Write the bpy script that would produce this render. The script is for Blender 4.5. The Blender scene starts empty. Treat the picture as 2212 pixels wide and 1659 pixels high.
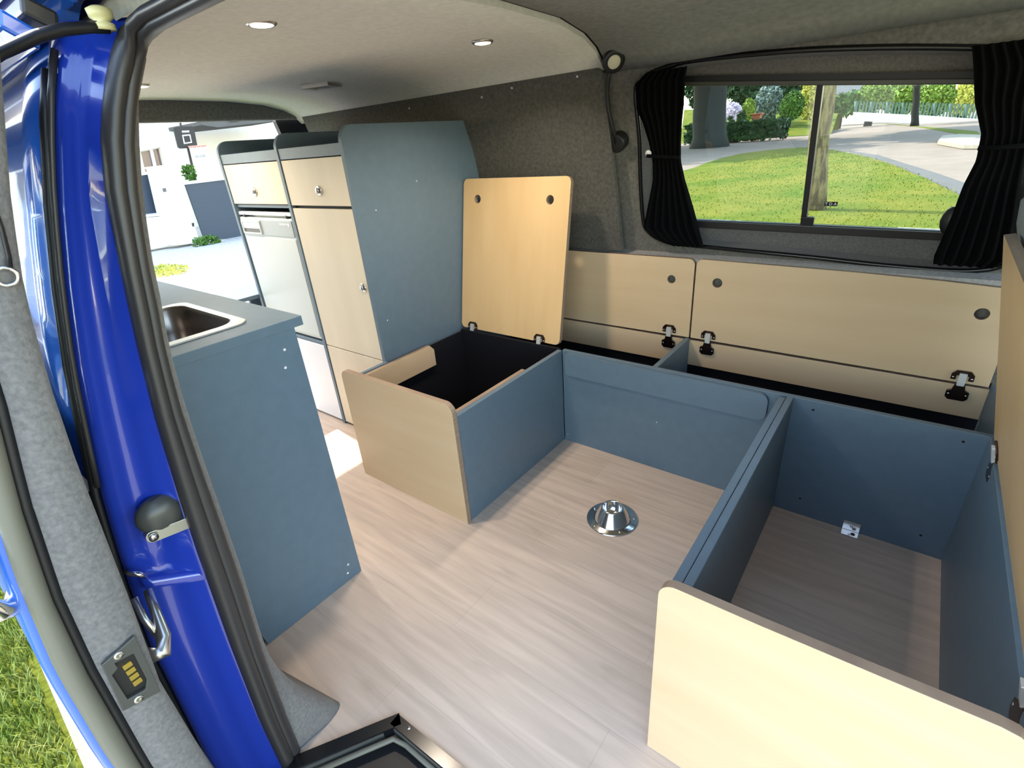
import bpy, bmesh, math, random
from mathutils import Vector, Matrix
random.seed(7)
SC = bpy.context.scene
COL = SC.collection
rad = math.radians

# ------------------------------------------------------------------ camera
CAM = Vector((1.50982373, -0.5815118, 1.13037442))
CR = Vector((0.79280595, 0.60498293, -0.07385382))
CU = Vector((-0.21130671, 0.38650326, 0.89775537))
CF = Vector((-0.57167141, 0.69613999, -0.43425903))
FPX = 1087.1987
def ray(u, v):
    return (CF + CR * ((u - 1106.0) / FPX) - CU * ((v - 829.5) / FPX)).normalized()
def at(u, v, ax, val):
    "point where the line of sight through photo pixel (u, v) meets a plane of the place"
    i = 'xyz'.index(ax); q = ray(u, v)
    return CAM + q * ((val - CAM[i]) / q[i])
cam = bpy.data.cameras.new('camera'); cam_o = bpy.data.objects.new('camera', cam); COL.objects.link(cam_o)
cam.sensor_width = 36.0; cam.lens = FPX / 2212 * 36.0; cam.clip_start = 0.01; cam.clip_end = 600
M3 = Matrix((CR, CU, -CF)).transposed()
cam_o.matrix_world = Matrix.Translation(CAM) @ M3.to_4x4()
SC.camera = cam_o

# ------------------------------------------------------------------ materials
def s(r, g, b):
    def f(c):
        c /= 255.0
        return c / 12.92 if c <= 0.04045 else ((c + 0.055) / 1.055) ** 2.4
    return (f(r), f(g), f(b), 1.0)

def principled(name, col, rough=0.5, metal=0.0, spec=0.5, coat=0.0):
    m = bpy.data.materials.new(name); m.use_nodes = True
    b = m.node_tree.nodes['Principled BSDF']
    b.inputs['Base Color'].default_value = col
    b.inputs['Roughness'].default_value = rough
    b.inputs['Metallic'].default_value = metal
    b.inputs['Specular IOR Level'].default_value = spec
    b.inputs['Coat Weight'].default_value = coat
    b.inputs['Coat Roughness'].default_value = 0.03
    return m

def noisy(name, c1, c2, scale=8.0, stretch=(1, 1, 1), rough=0.5, detail=6.0, bump=0.0, bscale=None, spec=0.5,
          lo=0.3, hi=0.7, sheen=0.0, dist=0.002):
    m = principled(name, c1, rough, spec=spec)
    nt = m.node_tree; N = nt.nodes; L = nt.links; b = N['Principled BSDF']
    tc = N.new('ShaderNodeTexCoord'); mp = N.new('ShaderNodeMapping'); mp.inputs['Scale'].default_value = stretch
    L.new(tc.outputs['Object'], mp.inputs['Vector'])
    no = N.new('ShaderNodeTexNoise'); no.inputs['Scale'].default_value = scale; no.inputs['Detail'].default_value = detail
    L.new(mp.outputs['Vector'], no.inputs['Vector'])
    mr = N.new('ShaderNodeMapRange'); mr.inputs['From Min'].default_value = lo; mr.inputs['From Max'].default_value = hi
    L.new(no.outputs['Fac'], mr.inputs['Value'])
    mx = N.new('ShaderNodeMix'); mx.data_type = 'RGBA'
    mx.inputs['A'].default_value = c1; mx.inputs['B'].default_value = c2
    L.new(mr.outputs['Result'], mx.inputs['Factor']); L.new(mx.outputs['Result'], b.inputs['Base Color'])
    if bump:
        n2 = N.new('ShaderNodeTexNoise'); n2.inputs['Scale'].default_value = bscale or scale * 4; n2.inputs['Detail'].default_value = 3
        L.new(tc.outputs['Object'], n2.inputs['Vector'])
        bp = N.new('ShaderNodeBump'); bp.inputs['Strength'].default_value = bump; bp.inputs['Distance'].default_value = dist
        L.new(n2.outputs['Fac'], bp.inputs['Height']); L.new(bp.outputs['Normal'], b.inputs['Normal'])
    if sheen:
        b.inputs['Sheen Weight'].default_value = sheen; b.inputs['Sheen Roughness'].default_value = 0.5
    return m

M = {}
M['blue'] = noisy('blue_grey_laminate', s(92, 110, 124), s(97, 115, 129), 30, rough=0.42, spec=0.35)
M['recess_shade'] = principled('shade_dark_laminate', s(30, 35, 50), 0.6, spec=0.2)  # laminate darkened so its colour carries the shade of the cabinet recesses
M['ply'] = noisy('birch_plywood', s(212, 186, 152), s(203, 175, 138), 3.0, (0.6, 3.0, 6.0), rough=0.42, lo=0.25, hi=0.8, spec=0.35)
M['ply_v'] = noisy('birch_plywood_upright', s(216, 184, 138), s(205, 171, 124), 3.0, (5.0, 3.0, 0.6), rough=0.42, lo=0.25, hi=0.8, spec=0.35)
M['cream'] = noisy('pale_birch_front', s(226, 212, 188), s(218, 203, 178), 3.0, (5.0, 3.0, 0.6), rough=0.45, lo=0.25, hi=0.8, spec=0.3)
M['white'] = principled('white_panel', s(232, 230, 232), 0.45)
M['inner'] = principled('black_lining', s(24, 24, 30), 0.85, spec=0.15)
M['felt'] = noisy('grey_felt', s(92, 90, 86), s(116, 113, 107), 90, rough=1.0, bump=0.5, bscale=320, spec=0.1, sheen=0.15)
M['felt_light'] = noisy('grey_felt_door', s(99, 97, 96), s(120, 117, 115), 170, rough=1.0, bump=0.6, bscale=260, spec=0.1, sheen=0.15)
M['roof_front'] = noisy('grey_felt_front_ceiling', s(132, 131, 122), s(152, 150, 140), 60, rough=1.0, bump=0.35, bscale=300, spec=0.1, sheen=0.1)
M['felt_sunlit'] = noisy('sunlit_grey_felt', s(150, 148, 146), s(172, 169, 166), 120, rough=1.0, bump=0.5, bscale=300, spec=0.1)  # same grey felt, lightened to put sunlight on the ledge into its colour
M['panel_felt'] = noisy('dark_grey_felt', s(76, 75, 71), s(96, 94, 89), 90, rough=1.0, bump=0.5, bscale=320, spec=0.1, sheen=0.1)
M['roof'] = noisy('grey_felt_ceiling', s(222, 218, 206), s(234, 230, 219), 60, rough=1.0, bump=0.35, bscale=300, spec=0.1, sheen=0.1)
M['paint'] = principled('blue_car_paint', s(30, 58, 168), 0.2, 0.0, 0.6, coat=1.0)
M['paint_sky'] = principled('blue_car_paint_sky_tint', s(40, 96, 190), 0.2, 0.0, 0.6, coat=1.0)  # same car paint, lightened to hold the sky's reflection in its colour
M['rubber'] = principled('black_rubber', s(48, 46, 46), 0.4, spec=0.5)
M['rubber_khaki'] = principled('weathered_door_rubber', s(104, 102, 90), 0.45)
M['black'] = principled('black_plastic', s(22, 22, 24), 0.45)
M['black_gloss'] = principled('black_gloss_plastic', s(18, 18, 20), 0.2)
M['chrome'] = principled('chrome', (0.82, 0.80, 0.78, 1), 0.12, 1.0)
M['steel'] = principled('brushed_steel', (0.62, 0.60, 0.58, 1), 0.28, 1.0)
M['arm_steel'] = principled('bright_zinc', (0.80, 0.79, 0.77, 1), 0.45, 0.6)
M['bronze'] = principled('dark_nickel', s(96, 78, 70), 0.3, 1.0)
M['gold'] = principled('gold_contact', s(230, 200, 110), 0.3, 1.0)
M['curtain'] = noisy('black_curtain', s(8, 8, 10), s(12, 12, 15), 40, rough=0.95, spec=0.1)
M['seat'] = noisy('grey_seat_cloth', s(122, 128, 130), s(138, 143, 145), 120, rough=0.95, bump=0.3, bscale=500, spec=0.15)
M['latch_grey'] = principled('dark_grey_latch', s(70, 70, 66), 0.35)
M['yellow_roller'] = principled('yellow_nylon', s(206, 198, 146), 0.4)
M['fridge_grey'] = principled('fridge_grey', s(160, 168, 168), 0.35)
M['fridge_white'] = principled('fridge_white', s(196, 200, 194), 0.35)

def emission(name, col, st):
    m = principled(name, col, 0.4)
    b = m.node_tree.nodes['Principled BSDF']
    b.inputs['Emission Color'].default_value = col; b.inputs['Emission Strength'].default_value = st
    return m
M['lamp_on'] = emission('lit_lamp_lens', s(255, 236, 205), 7.0)
M['lens_off'] = principled('frosted_lens', s(214, 208, 182), 0.5)

def ply_edge():
    m = principled('plywood_edge', s(150, 128, 108), 0.6)
    return m
M['ply_edge'] = noisy('plywood_edge', s(156, 134, 112), s(136, 114, 96), 8, (1, 1, 40), rough=0.6)
M['blue_edge'] = principled('blue_laminate_edge', s(112, 130, 150), 0.4)

def floor_mat():
    m = principled('oak_vinyl_planks', s(190, 172, 158), 0.4, spec=0.4)
    nt = m.node_tree; N = nt.nodes; L = nt.links; b = N['Principled BSDF']
    tc = N.new('ShaderNodeTexCoord')
    br = N.new('ShaderNodeTexBrick'); br.offset = 0.37
    br.inputs['Scale'].default_value = 1.0
    br.inputs['Brick Width'].default_value = 1.22; br.inputs['Row Height'].default_value = 0.178
    br.inputs['Mortar Size'].default_value = 0.0012; br.inputs['Mortar Smooth'].default_value = 0.2
    br.inputs['Bias'].default_value = 0.0
    br.inputs['Color1'].default_value = s(208, 187, 170); br.inputs['Color2'].default_value = s(202, 181, 163)
    br.inputs['Mortar'].default_value = s(194, 175, 160)
    L.new(tc.outputs['Object'], br.inputs['Vector'])
    mp = N.new('ShaderNodeMapping'); mp.inputs['Scale'].default_value = (1.6, 22, 1)
    L.new(tc.outputs['Object'], mp.inputs['Vector'])
    no = N.new('ShaderNodeTexNoise'); no.inputs['Scale'].default_value = 2.0; no.inputs['Detail'].default_value = 8; no.inputs['Distortion'].default_value = 0.6
    L.new(mp.outputs['Vector'], no.inputs['Vector'])
    mp2 = N.new('ShaderNodeMapping'); mp2.inputs['Scale'].default_value = (3.0, 9, 1); mp2.inputs['Location'].default_value = (3, 1, 0)
    L.new(tc.outputs['Object'], mp2.inputs['Vector'])
    n2 = N.new('ShaderNodeTexNoise'); n2.inputs['Scale'].default_value = 2.2; n2.inputs['Detail'].default_value = 3
    L.new(mp2.outputs['Vector'], n2.inputs['Vector'])
    r1 = N.new('ShaderNodeMapRange'); r1.inputs['From Min'].default_value = 0.3; r1.inputs['From Max'].default_value = 0.75
    r1.inputs['To Min'].default_value = 1.07; r1.inputs['To Max'].default_value = 0.78
    L.new(no.outputs['Fac'], r1.inputs['Value'])
    r2 = N.new('ShaderNodeMapRange'); r2.inputs['From Min'].default_value = 0.62; r2.inputs['From Max'].default_value = 0.8
    r2.inputs['To Min'].default_value = 1.0; r2.inputs['To Max'].default_value = 0.84
    L.new(n2.outputs['Fac'], r2.inputs['Value'])
    mu = N.new('ShaderNodeMath'); mu.operation = 'MULTIPLY'
    L.new(r1.outputs['Result'], mu.inputs[0]); L.new(r2.outputs['Result'], mu.inputs[1])
    mx = N.new('ShaderNodeMix'); mx.data_type = 'RGBA'; mx.blend_type = 'MULTIPLY'; mx.inputs['Factor'].default_value = 1.0
    L.new(br.outputs['Color'], mx.inputs['A']); L.new(mu.outputs['Value'], mx.inputs['B'])
    L.new(mx.outputs['Result'], b.inputs['Base Color'])
    return m
M['floor'] = floor_mat()

def glass(name, tint, refl_rough=0.0, dark=None):
    "thin window pane: clear or tinted, with a mirror-like skin"
    m = bpy.data.materials.new(name); m.use_nodes = True
    nt = m.node_tree; N = nt.nodes; L = nt.links
    N.remove(N['Principled BSDF'])
    out = [n for n in N if n.type == 'OUTPUT_MATERIAL'][0]
    tr = N.new('ShaderNodeBsdfTransparent'); tr.inputs['Color'].default_value = tint
    gl = N.new('ShaderNodeBsdfGlossy'); gl.inputs['Roughness'].default_value = refl_rough
    gl.inputs['Color'].default_value = (1, 1, 1, 1)
    fr = N.new('ShaderNodeFresnel'); fr.inputs['IOR'].default_value = 1.5
    mx = N.new('ShaderNodeMixShader')
    L.new(fr.outputs['Fac'], mx.inputs['Fac']); L.new(tr.outputs['BSDF'], mx.inputs[1]); L.new(gl.outputs['BSDF'], mx.inputs[2])
    L.new(mx.outputs['Shader'], out.inputs['Surface'])
    return m
M['glass'] = glass('window_glass', (0.93, 0.96, 0.93, 1))
M['glass_dark'] = glass('privacy_glass', (0.10, 0.12, 0.13, 1))

# ------------------------------------------------------------------ mesh builder
class MB:
    def __init__(self):
        self.v = []; self.f = []; self.m = []; self.sm = []
    def add(self, verts, faces, mat=0, smooth=False):
        b = len(self.v); self.v += [tuple(p) for p in verts]
        for fc in faces:
            self.f.append(tuple(b + i for i in fc)); self.m.append(mat); self.sm.append(smooth)
        return self
    def box(self, x0, x1, y0, y1, z0, z1, mat=0):
        v = [(x, y, z) for z in (z0, z1) for y in (y0, y1) for x in (x0, x1)]
        return self.add(v, [(0, 2, 3, 1), (4, 5, 7, 6), (0, 1, 5, 4), (2, 6, 7, 3), (0, 4, 6, 2), (1, 3, 7, 5)], mat)
    def obox(self, o, a, b, n, mat=0):
        "box from corner o with edge vectors a, b, n"
        o, a, b, n = map(Vector, (o, a, b, n))
        v = [o + a * i + b * j + n * k for k in (0, 1) for j in (0, 1) for i in (0, 1)]
        fs = [(0, 2, 3, 1), (4, 5, 7, 6), (0, 1, 5, 4), (2, 6, 7, 3), (0, 4, 6, 2), (1, 3, 7, 5)]
        if a.cross(b).dot(n) < 0: fs = [f[::-1] for f in fs]
        return self.add(v, fs, mat)
    def prism(self, loops, o, a, b, n, t, mat=0, mat_side=None):
        "polygon (outer loop and holes, 2D) in the frame o + u*a + v*b, thickened by t along n"
        o, a, b, n = map(Vector, (o, a, b, n))
        bm = bmesh.new(); es = []
        for lp in loops:
            vs = [bm.verts.new((p[0], p[1], 0)) for p in lp]
            for i in range(len(vs)): es.append(bm.edges.new((vs[i], vs[(i + 1) % len(vs)])))
        bmesh.ops.triangle_fill(bm, use_beauty=True, use_dissolve=False, edges=es, normal=(0, 0, 1))
        bm.verts.index_update()
        vs = [(v.co.x, v.co.y) for v in bm.verts]
        tri = [tuple(v.index for v in f.verts) if f.normal.z > 0 else tuple(v.index for v in f.verts)[::-1] for f in bm.faces]
        bm.free()
        if a.cross(b).dot(n) < 0: flip = True
        else: flip = False
        k = len(vs)
        P = [o + a * u + b * w for u, w in vs] + [o + a * u + b * w + n * t for u, w in vs]
        top = [tuple(k + i for i in f) for f in tri]; bot = [f[::-1] for f in tri]
        if flip: top = [f[::-1] for f in top]; bot = [f[::-1] for f in bot]
        self.add(P, top + bot, mat)
        ms = mat if mat_side is None else mat_side
        for li, lp in enumerate(loops):
            area = sum(lp[i][0] * lp[(i + 1) % len(lp)][1] - lp[(i + 1) % len(lp)][0] * lp[i][1] for i in range(len(lp)))
            ccw = (area > 0) != (li > 0)
            m = len(lp)
            Q = [o + a * p[0] + b * p[1] for p in lp] + [o + a * p[0] + b * p[1] + n * t for p in lp]
            fs = []
            for i in range(m):
                j = (i + 1) % m
                f = (i, j, m + j, m + i)
                if not ccw: f = f[::-1]
                if flip: f = f[::-1]
                fs.append(f)
            self.add(Q, fs, ms)
        return self
    def tube(self, pts, r, seg=10, mat=0, cap=True, flat=1.0, up=None):
        pts = [Vector(p) for p in pts]; n = len(pts); R = r if isinstance(r, (list, tuple)) else [r] * n
        rings = []; ref = Vector(up) if up else Vector((0.123, 0.456, 0.88))
        for i, p in enumerate(pts):
            d = (pts[min(i + 1, n - 1)] - pts[max(i - 1, 0)]).normalized()
            e1 = d.cross(ref)
            if e1.length < 1e-4: e1 = d.cross(Vector((1, 0, 0)))
            e1.normalize(); e2 = e1.cross(d).normalized()
            rings.append([p + (e1 * math.cos(t) + e2 * math.sin(t) * flat) * R[i] for t in [2 * math.pi * k / seg for k in range(seg)]])
        return self.loft(rings, True, cap, mat, True)
    def loft(self, rings, closed=True, cap=True, mat=0, smooth=True, flip=False):
        m = len(rings[0]); v = [p for r in rings for p in r]; f = []
        for i in range(len(rings) - 1):
            for j in range(m if closed else m - 1):
                k = (j + 1) % m
                q = (i * m + j, i * m + k, (i + 1) * m + k, (i + 1) * m + j)
                f.append(q[::-1] if flip else q)
        self.add(v, f, mat, smooth)
        if cap and closed:
            a = tuple(range(m))[::-1]; b = tuple(range(m))
            if flip: a, b = a[::-1], b[::-1]
            self.add(rings[0], [a], mat); self.add(rings[-1], [b], mat)
        return self
    def lathe(self, o, prof, axis=(0, 0, 1), seg=32, mat=0, smooth=True):
        o = Vector(o); ax = Vector(axis).normalized()
        e1 = ax.orthogonal().normalized(); e2 = ax.cross(e1)
        rings = [[o + ax * h + (e1 * math.cos(t) + e2 * math.sin(t)) * max(r, 1e-5) for t in [2 * math.pi * k / seg for k in range(seg)]] for r, h in prof]
        return self.loft(rings, True, True, mat, smooth)
    def ball(self, c, rx, ry, rz, seg=16, mat=0, axes=None):
        c = Vector(c); A = axes or (Vector((1, 0, 0)), Vector((0, 1, 0)), Vector((0, 0, 1)))
        rings = []
        for i in range(1, seg // 2):
            ph = math.pi * i / (seg // 2)
            rings.append([c + A[0] * rx * math.sin(ph) * math.cos(t) + A[1] * ry * math.sin(ph) * math.sin(t) - A[2] * rz * math.cos(ph) for t in [2 * math.pi * k / seg for k in range(seg)]])
        return self.loft(rings, True, True, mat, True)

def world_loc(o):
    v = Vector((0, 0, 0))
    while o is not None:
        v = v + o.location; o = o.parent
    return v

def obj(name, mb, mats, parent=None, bevel=0.0, seg=2, weld=True):
    me = bpy.data.meshes.new(name)
    off = world_loc(parent) if parent is not None else Vector((0, 0, 0))
    me.from_pydata([tuple(Vector(p) - off) for p in mb.v], [], mb.f); me.update()
    for k in (mats if isinstance(mats, (list, tuple)) else [mats]):
        me.materials.append(M[k])
    me.polygons.foreach_set('material_index', mb.m)
    me.polygons.foreach_set('use_smooth', mb.sm)
    if weld:
        bm = bmesh.new(); bm.from_mesh(me)
        bmesh.ops.remove_doubles(bm, verts=bm.verts, dist=1e-5)
        bmesh.ops.recalc_face_normals(bm, faces=bm.faces)
        bm.to_mesh(me); bm.free()
    o = bpy.data.objects.new(name, me); COL.objects.link(o)
    if parent is not None: o.parent = parent
    if bevel:
        b = o.modifiers.new('bevel', 'BEVEL'); b.width = bevel; b.segments = seg; b.limit_method = 'ANGLE'; b.angle_limit = rad(40)
        b.harden_normals = False
    return o

def thing(name, label, cat, loc=(0, 0, 0), group=None):
    o = bpy.data.objects.new(name, None); COL.objects.link(o); o.location = loc
    o.empty_display_size = 0.05
    o['label'] = label; o['category'] = cat
    if group: o['group'] = group
    return o
def tag(o, label, cat, group=None, kind=None):
    o['label'] = label; o['category'] = cat
    if group: o['group'] = group
    if kind: o['kind'] = kind
    return o
def struct(name, mb, mats, label=None, **kw):
    o = obj(name, mb, mats, None, **kw); o['kind'] = 'structure'
    if label: o['label'] = label
    return o
def struct_root(name, loc=(0, 0, 0), label=None):
    o = bpy.data.objects.new(name, None); COL.objects.link(o); o.location = loc; o['kind'] = 'structure'
    if label: o['label'] = label
    return o

def rrect(x0, x1, y0, y1, r, seg=7):
    "rounded rectangle; r = one radius or (bottom-left, bottom-right, top-right, top-left)"
    if not isinstance(r, (list, tuple)): r = (r,) * 4
    out = []
    for (cx, cy, sx, sy, a0, q) in ((x0, y0, 1, 1, 180, r[0]), (x1, y0, -1, 1, 270, r[1]), (x1, y1, -1, -1, 0, r[2]), (x0, y1, 1, -1, 90, r[3])):
        if q <= 1e-6: out.append((cx, cy)); continue
        for i in range(seg + 1):
            a = rad(a0 + 90 * i / seg)
            out.append((cx + sx * q + q * math.cos(a), cy + sy * q + q * math.sin(a)))
    return out
def circ(cx, cy, r, n=24):
    return [(cx + r * math.cos(2 * math.pi * i / n), cy + r * math.sin(2 * math.pi * i / n)) for i in range(n)]
def interp(tab, z):
    "piecewise linear lookup, tab = [(z, val..)] with falling or rising z"
    t = sorted(tab)
    if z <= t[0][0]: a, b = t[0], t[1]
    elif z >= t[-1][0]: a, b = t[-2], t[-1]
    else:
        for i in range(len(t) - 1):
            if t[i][0] <= z <= t[i + 1][0]: a, b = t[i], t[i + 1]; break
    k = (z - a[0]) / (b[0] - a[0])
    return [a[i] + (b[i] - a[i]) * k for i in range(1, len(a))]
X, Y, Z = Vector((1, 0, 0)), Vector((0, 1, 0)), Vector((0, 0, 1))

# ================================================================== THE VAN: SHELL
XR, XF = -1.15, 1.86            # rear end, front bulkhead line of the living space
# ---- floor
mb = MB().prism([[(-1.15, 1.27), (-1.15, -0.42), (0.71, -0.425), (0.826, -0.239), (1.25, -0.225), (2.4, -0.225), (2.4, 1.27)]], (0, 0, -0.03), X, Y, Z, 0.03)
struct('floor', mb, 'floor', 'pale oak vinyl plank floor of the van')
# under-floor sill, closes the body below the floor
mb = MB().box(-1.15, 2.2, -0.40, 1.30, -0.34, -0.031)
struct('trim_1', mb, 'black', 'black underside of the van body below the floor')

# ---- ceiling : lofted along x
ceil_prof = [(-0.275, 1.285), (-0.25, 1.315), (-0.20, 1.34), (-0.10, 1.365), (0.05, 1.382), (0.25, 1.392), (0.5, 1.395), (0.75, 1.39), (0.92, 1.375), (1.02, 1.352), (1.08, 1.325), (1.115, 1.29)]
def ceil_ring(x, dz=0.0):
    return [(x, y, z + dz) for y, z in ceil_prof]
def slab_loft(rings, t, mat=0, direction=Z):
    "open sheet given as rings, thickened by t"
    mb = MB(); up = [[Vector(p) + Vector(direction) * t for p in r] for r in rings]
    mb.loft(rings, False, False, mat, True, True); mb.loft(up, False, False, mat, True)
    for (ra, rb) in ((rings[0], up[0]), (rings[-1], up[-1])):
        for j in range(len(ra) - 1): mb.add([ra[j], ra[j + 1], rb[j + 1], rb[j]], [(0, 1, 2, 3)], mat)
    for j in (0, -1):
        for i in range(len(rings) - 1): mb.add([rings[i][j], rings[i + 1][j], up[i + 1][j], up[i][j]], [(0, 1, 2, 3)], mat)
    return mb
# rear headliner panel ends in a bowed edge (the seam seen in the photo)
def seam_x(y):
    return 0.655 + 0.03 * math.cos((y - 0.45) * 2.2) - 0.13 * max(0, y - 0.7) ** 1.2 - 0.35 * max(0.0, 0.2 - y) ** 1.2
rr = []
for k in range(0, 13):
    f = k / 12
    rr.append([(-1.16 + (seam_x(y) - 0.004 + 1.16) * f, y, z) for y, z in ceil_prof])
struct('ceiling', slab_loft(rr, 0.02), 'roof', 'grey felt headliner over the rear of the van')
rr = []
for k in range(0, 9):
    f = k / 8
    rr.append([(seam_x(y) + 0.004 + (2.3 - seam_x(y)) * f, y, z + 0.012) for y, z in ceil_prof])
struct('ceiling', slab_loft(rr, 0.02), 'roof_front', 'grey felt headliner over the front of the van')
# dark joint between the two headliner panels
rr = []
for (dx) in (-0.012, 0.012):
    rr.append([(seam_x(y) + dx, y, z + 0.0135) for y, z in ceil_prof])
struct('trim_2', slab_loft(rr, 0.004), 'inner', 'dark bowed seam across the headliner')
# outer roof skin
rr = []
for x in (-1.25, -0.3, 0.6, 1.5, 2.4):
    rr.append([(x, -0.36, 1.33), (x, -0.30, 1.40), (x, -0.1, 1.45), (x, 0.4, 1.47), (x, 0.9, 1.45), (x, 1.16, 1.40), (x, 1.22, 1.33)])
struct('trim_3', slab_loft(rr, 0.02), 'paint', 'blue outer roof skin of the van')

# ---- far wall (felt): plane that leans in towards the roof, with the window hole
def wy(z): return 1.31 - 0.30 * (z - 0.71)
wall_a = Vector((1, 0, 0)); wall_b = Vector((0, -0.30, 1.0))      # u = x, w = z - .71
WO = Vector((0, 1.31, 0.71))
trim_pts = [(0.700, 1.235), (0.722, 1.262), (0.756, 1.280), (0.82, 1.291), (0.893, 1.296), (1.14, 1.284), (1.346, 1.263), (1.53, 1.236), (1.60, 1.222), (1.655, 1.198), (1.69, 1.15), (1.712, 1.05),
            (1.735, 0.90), (1.738, 0.77), (1.72, 0.725), (1.688, 0.706), (1.612, 0.696), (1.445, 0.700), (1.27, 0.711), (1.10, 0.719), (0.94, 0.726), (0.80, 0.734), (0.745, 0.748), (0.705, 0.775), (0.688, 0.815), (0.69, 0.95), (0.70, 1.10)]
# shift the loop up so that it lies just above the sill ledge
hole = [(x, z - 0.71 + 0.006) for x, z in trim_pts]
mb = MB().prism([[(-1.15, 0.0 - 0.02), (2.3, -0.02), (2.3, 0.61), (-1.15, 0.61)], hole], WO, wall_a, wall_b, Vector((0, 1, 0)), 0.012)
mb.box(-1.15, 2.3, 1.268, 1.285, 0.0, 0.69)                     # lower wall behind the bench
struct('wall_right', mb, 'felt', 'grey felt lined far side wall of the van', bevel=0.0)
# raised felt covered panel beside the lamp
mb = MB().prism([rrect(-1.10, 0.616, 0.712, 1.318, (0, 0, 0.02, 0))], Vector((0, 1.172 + 0.27, 0.0)), X, Vector((0, -0.27, 1.0)), Vector((0, 1, 0)), 0.02)
mb.v = [(p[0], p[1], p[2]) for p in mb.v]
wp = struct('trim_7', mb, 'panel_felt', 'felt covered panel on the far wall behind the cabinets', bevel=0.003)
for (x, z) in ((0.248, 1.300), (-0.306, 1.285), (0.10, 1.286), (0.52, 1.303)):
    obj('screw_cap', MB().lathe((x, 1.172 - 0.27 * (z - 1.0), z), [(0.0, 0), (0.0045, 0), (0.0, 0.002)], (0, -1, -0.27), 10), 'white', wp)
# outer skin of the far side
mb = MB()
for (x0, x1, z0, z1) in ((-1.2, 2.3, -0.35, 0.76), (-1.2, 0.70, 0.74, 1.34), (1.70, 2.3, 0.74, 1.34), (0.68, 1.72, 1.26, 1.34)):
    y0, y1 = 1.42 - 0.26 * max(0, z0 - 0.7), 1.42 - 0.26 * max(0, z1 - 0.7)
    mb.obox((x0, y0, z0), (x1 - x0, 0, 0), (0, y1 - y0, z1 - z0), (0, 0.01, 0))
struct('trim_4', mb, 'paint', 'blue outer skin of the far side of the van')

# ---- window in the far wall
win = struct_root('window_1', (1.2, 1.33, 0.7), 'side window with sliding panes beside a grass verge')
loop3 = [WO + wall_a * u + wall_b * w for u, w in hole]
def close(p): return p + [p[0], p[1]]
def smooth_closed(pts, n=6):
    out = []; k = len(pts)
    for i in range(k):
        p0, p1, p2, p3 = pts[i - 1], pts[i], pts[(i + 1) % k], pts[(i + 2) % k]
        for j in range(n):
            t = j / n
            out.append(0.5 * ((2 * p1) + (p2 - p0) * t + (2 * p0 - 5 * p1 + 4 * p2 - p3) * t * t + (3 * p1 - p0 - 3 * p2 + p3) * t ** 3))
    return out
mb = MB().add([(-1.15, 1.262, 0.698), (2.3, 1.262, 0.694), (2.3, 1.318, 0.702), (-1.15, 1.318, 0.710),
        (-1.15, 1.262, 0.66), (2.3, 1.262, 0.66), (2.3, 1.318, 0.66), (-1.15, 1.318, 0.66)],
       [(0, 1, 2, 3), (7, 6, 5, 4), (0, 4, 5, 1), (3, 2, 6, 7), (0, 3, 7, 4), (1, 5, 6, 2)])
obj('window_sill', mb, 'felt_sunlit', win)
lp = smooth_closed(loop3, 4)
def tube_closed(pts, r, seg=8):
    mb = MB(); n = len(pts); rings = []
    for i in range(n):
        d = (pts[(i + 1) % n] - pts[i - 1]).normalized()
        nn = Vector((0, -1, -0.30)).normalized(); e1 = d.cross(nn).normalized()
        rings.append([pts[i] + (e1 * math.cos(t) + nn * math.sin(t)) * r for t in [2 * math.pi * k / seg for k in range(seg)]])
    rings.append(rings[0])
    return mb.loft(rings, True, False, 0, True)
obj('rubber_trim', tube_closed(lp, 0.0075), 'black_gloss', win)
# recess sleeve from the lining to the glass
GO = Vector((0, 1.40, 0.71)); g_b = Vector((0, -0.28, 1.0))
def inset(pts, cx, cz, fx, fz): return [(cx + (u - cx) * fx, cz + (w - cz) * fz) for u, w in pts]
hole2 = inset(hole, 1.21, 0.29, 0.985, 0.97)
ra = [WO + wall_a * u + wall_b * w for u, w in hole]; rb = [GO + wall_a * u + g_b * w for u, w in hole2]
mb = MB().loft([ra + [ra[0]], rb + [rb[0]]], False, False, 0, True)
fl_in = [(0.737, 0.10), (0.79, 0.082), (1.63, 0.064), (1.667, 0.10), (1.667, 0.40), (1.62, 0.468), (0.82, 0.553), (0.737, 0.49)]
mb.prism([hole2, fl_in], GO + Vector((0, -0.004, 0)), X, g_b, Y, 0.004)
obj('recess_lining', mb, 'felt_light', win)
# frame bars (black) around the glass : plane GO
gx0, gx1, gz0, gz1 = 0.74, 1.66, 0.805, 1.195
def gt(x): return 1.246 - 0.104 * (x - 0.86) - 0.71
def gb(x): return 0.819 - 0.021 * (x - 0.86) - 0.71
def gquad(d): return [(gx0 - d, gb(gx0 - d) - d), (gx1 + d, gb(gx1 + d) - d), (gx1 + d, gt(gx1 + d) + d), (gx0 - d, gt(gx0 - d) + d)]
mb = MB().prism([gquad(0.024), gquad(0.0)], GO + Vector((0, -0.018, 0)), X, g_b, Y, 0.022)
obj('window_frame', mb, 'black', win)
def gbar(z0, z1, fn, y0, t):
    return MB().prism([[(gx0, fn(gx0) + z0), (gx1, fn(gx1) + z0), (gx1, fn(gx1) + z1), (gx0, fn(gx0) + z1)]], GO + Vector((0, y0, 0)), X, g_b, Y, t)
obj('slide_rail', gbar(-0.028, -0.002, gb, -0.026, 0.02), 'rubber', win, bevel=0.003)
obj('slide_rail', gbar(-0.004, 0.008, gt, -0.022, 0.02), 'latch_grey', win, bevel=0.002)
mb = MB().obox(GO + Vector((1.203, -0.02, 0)) + g_b * (gz0 - 0.71), X * 0.016, g_b * (1.213 - gz0), (0, 0.026, 0))
obj('centre_bar', mb, 'black', win, bevel=0.002)
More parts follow.
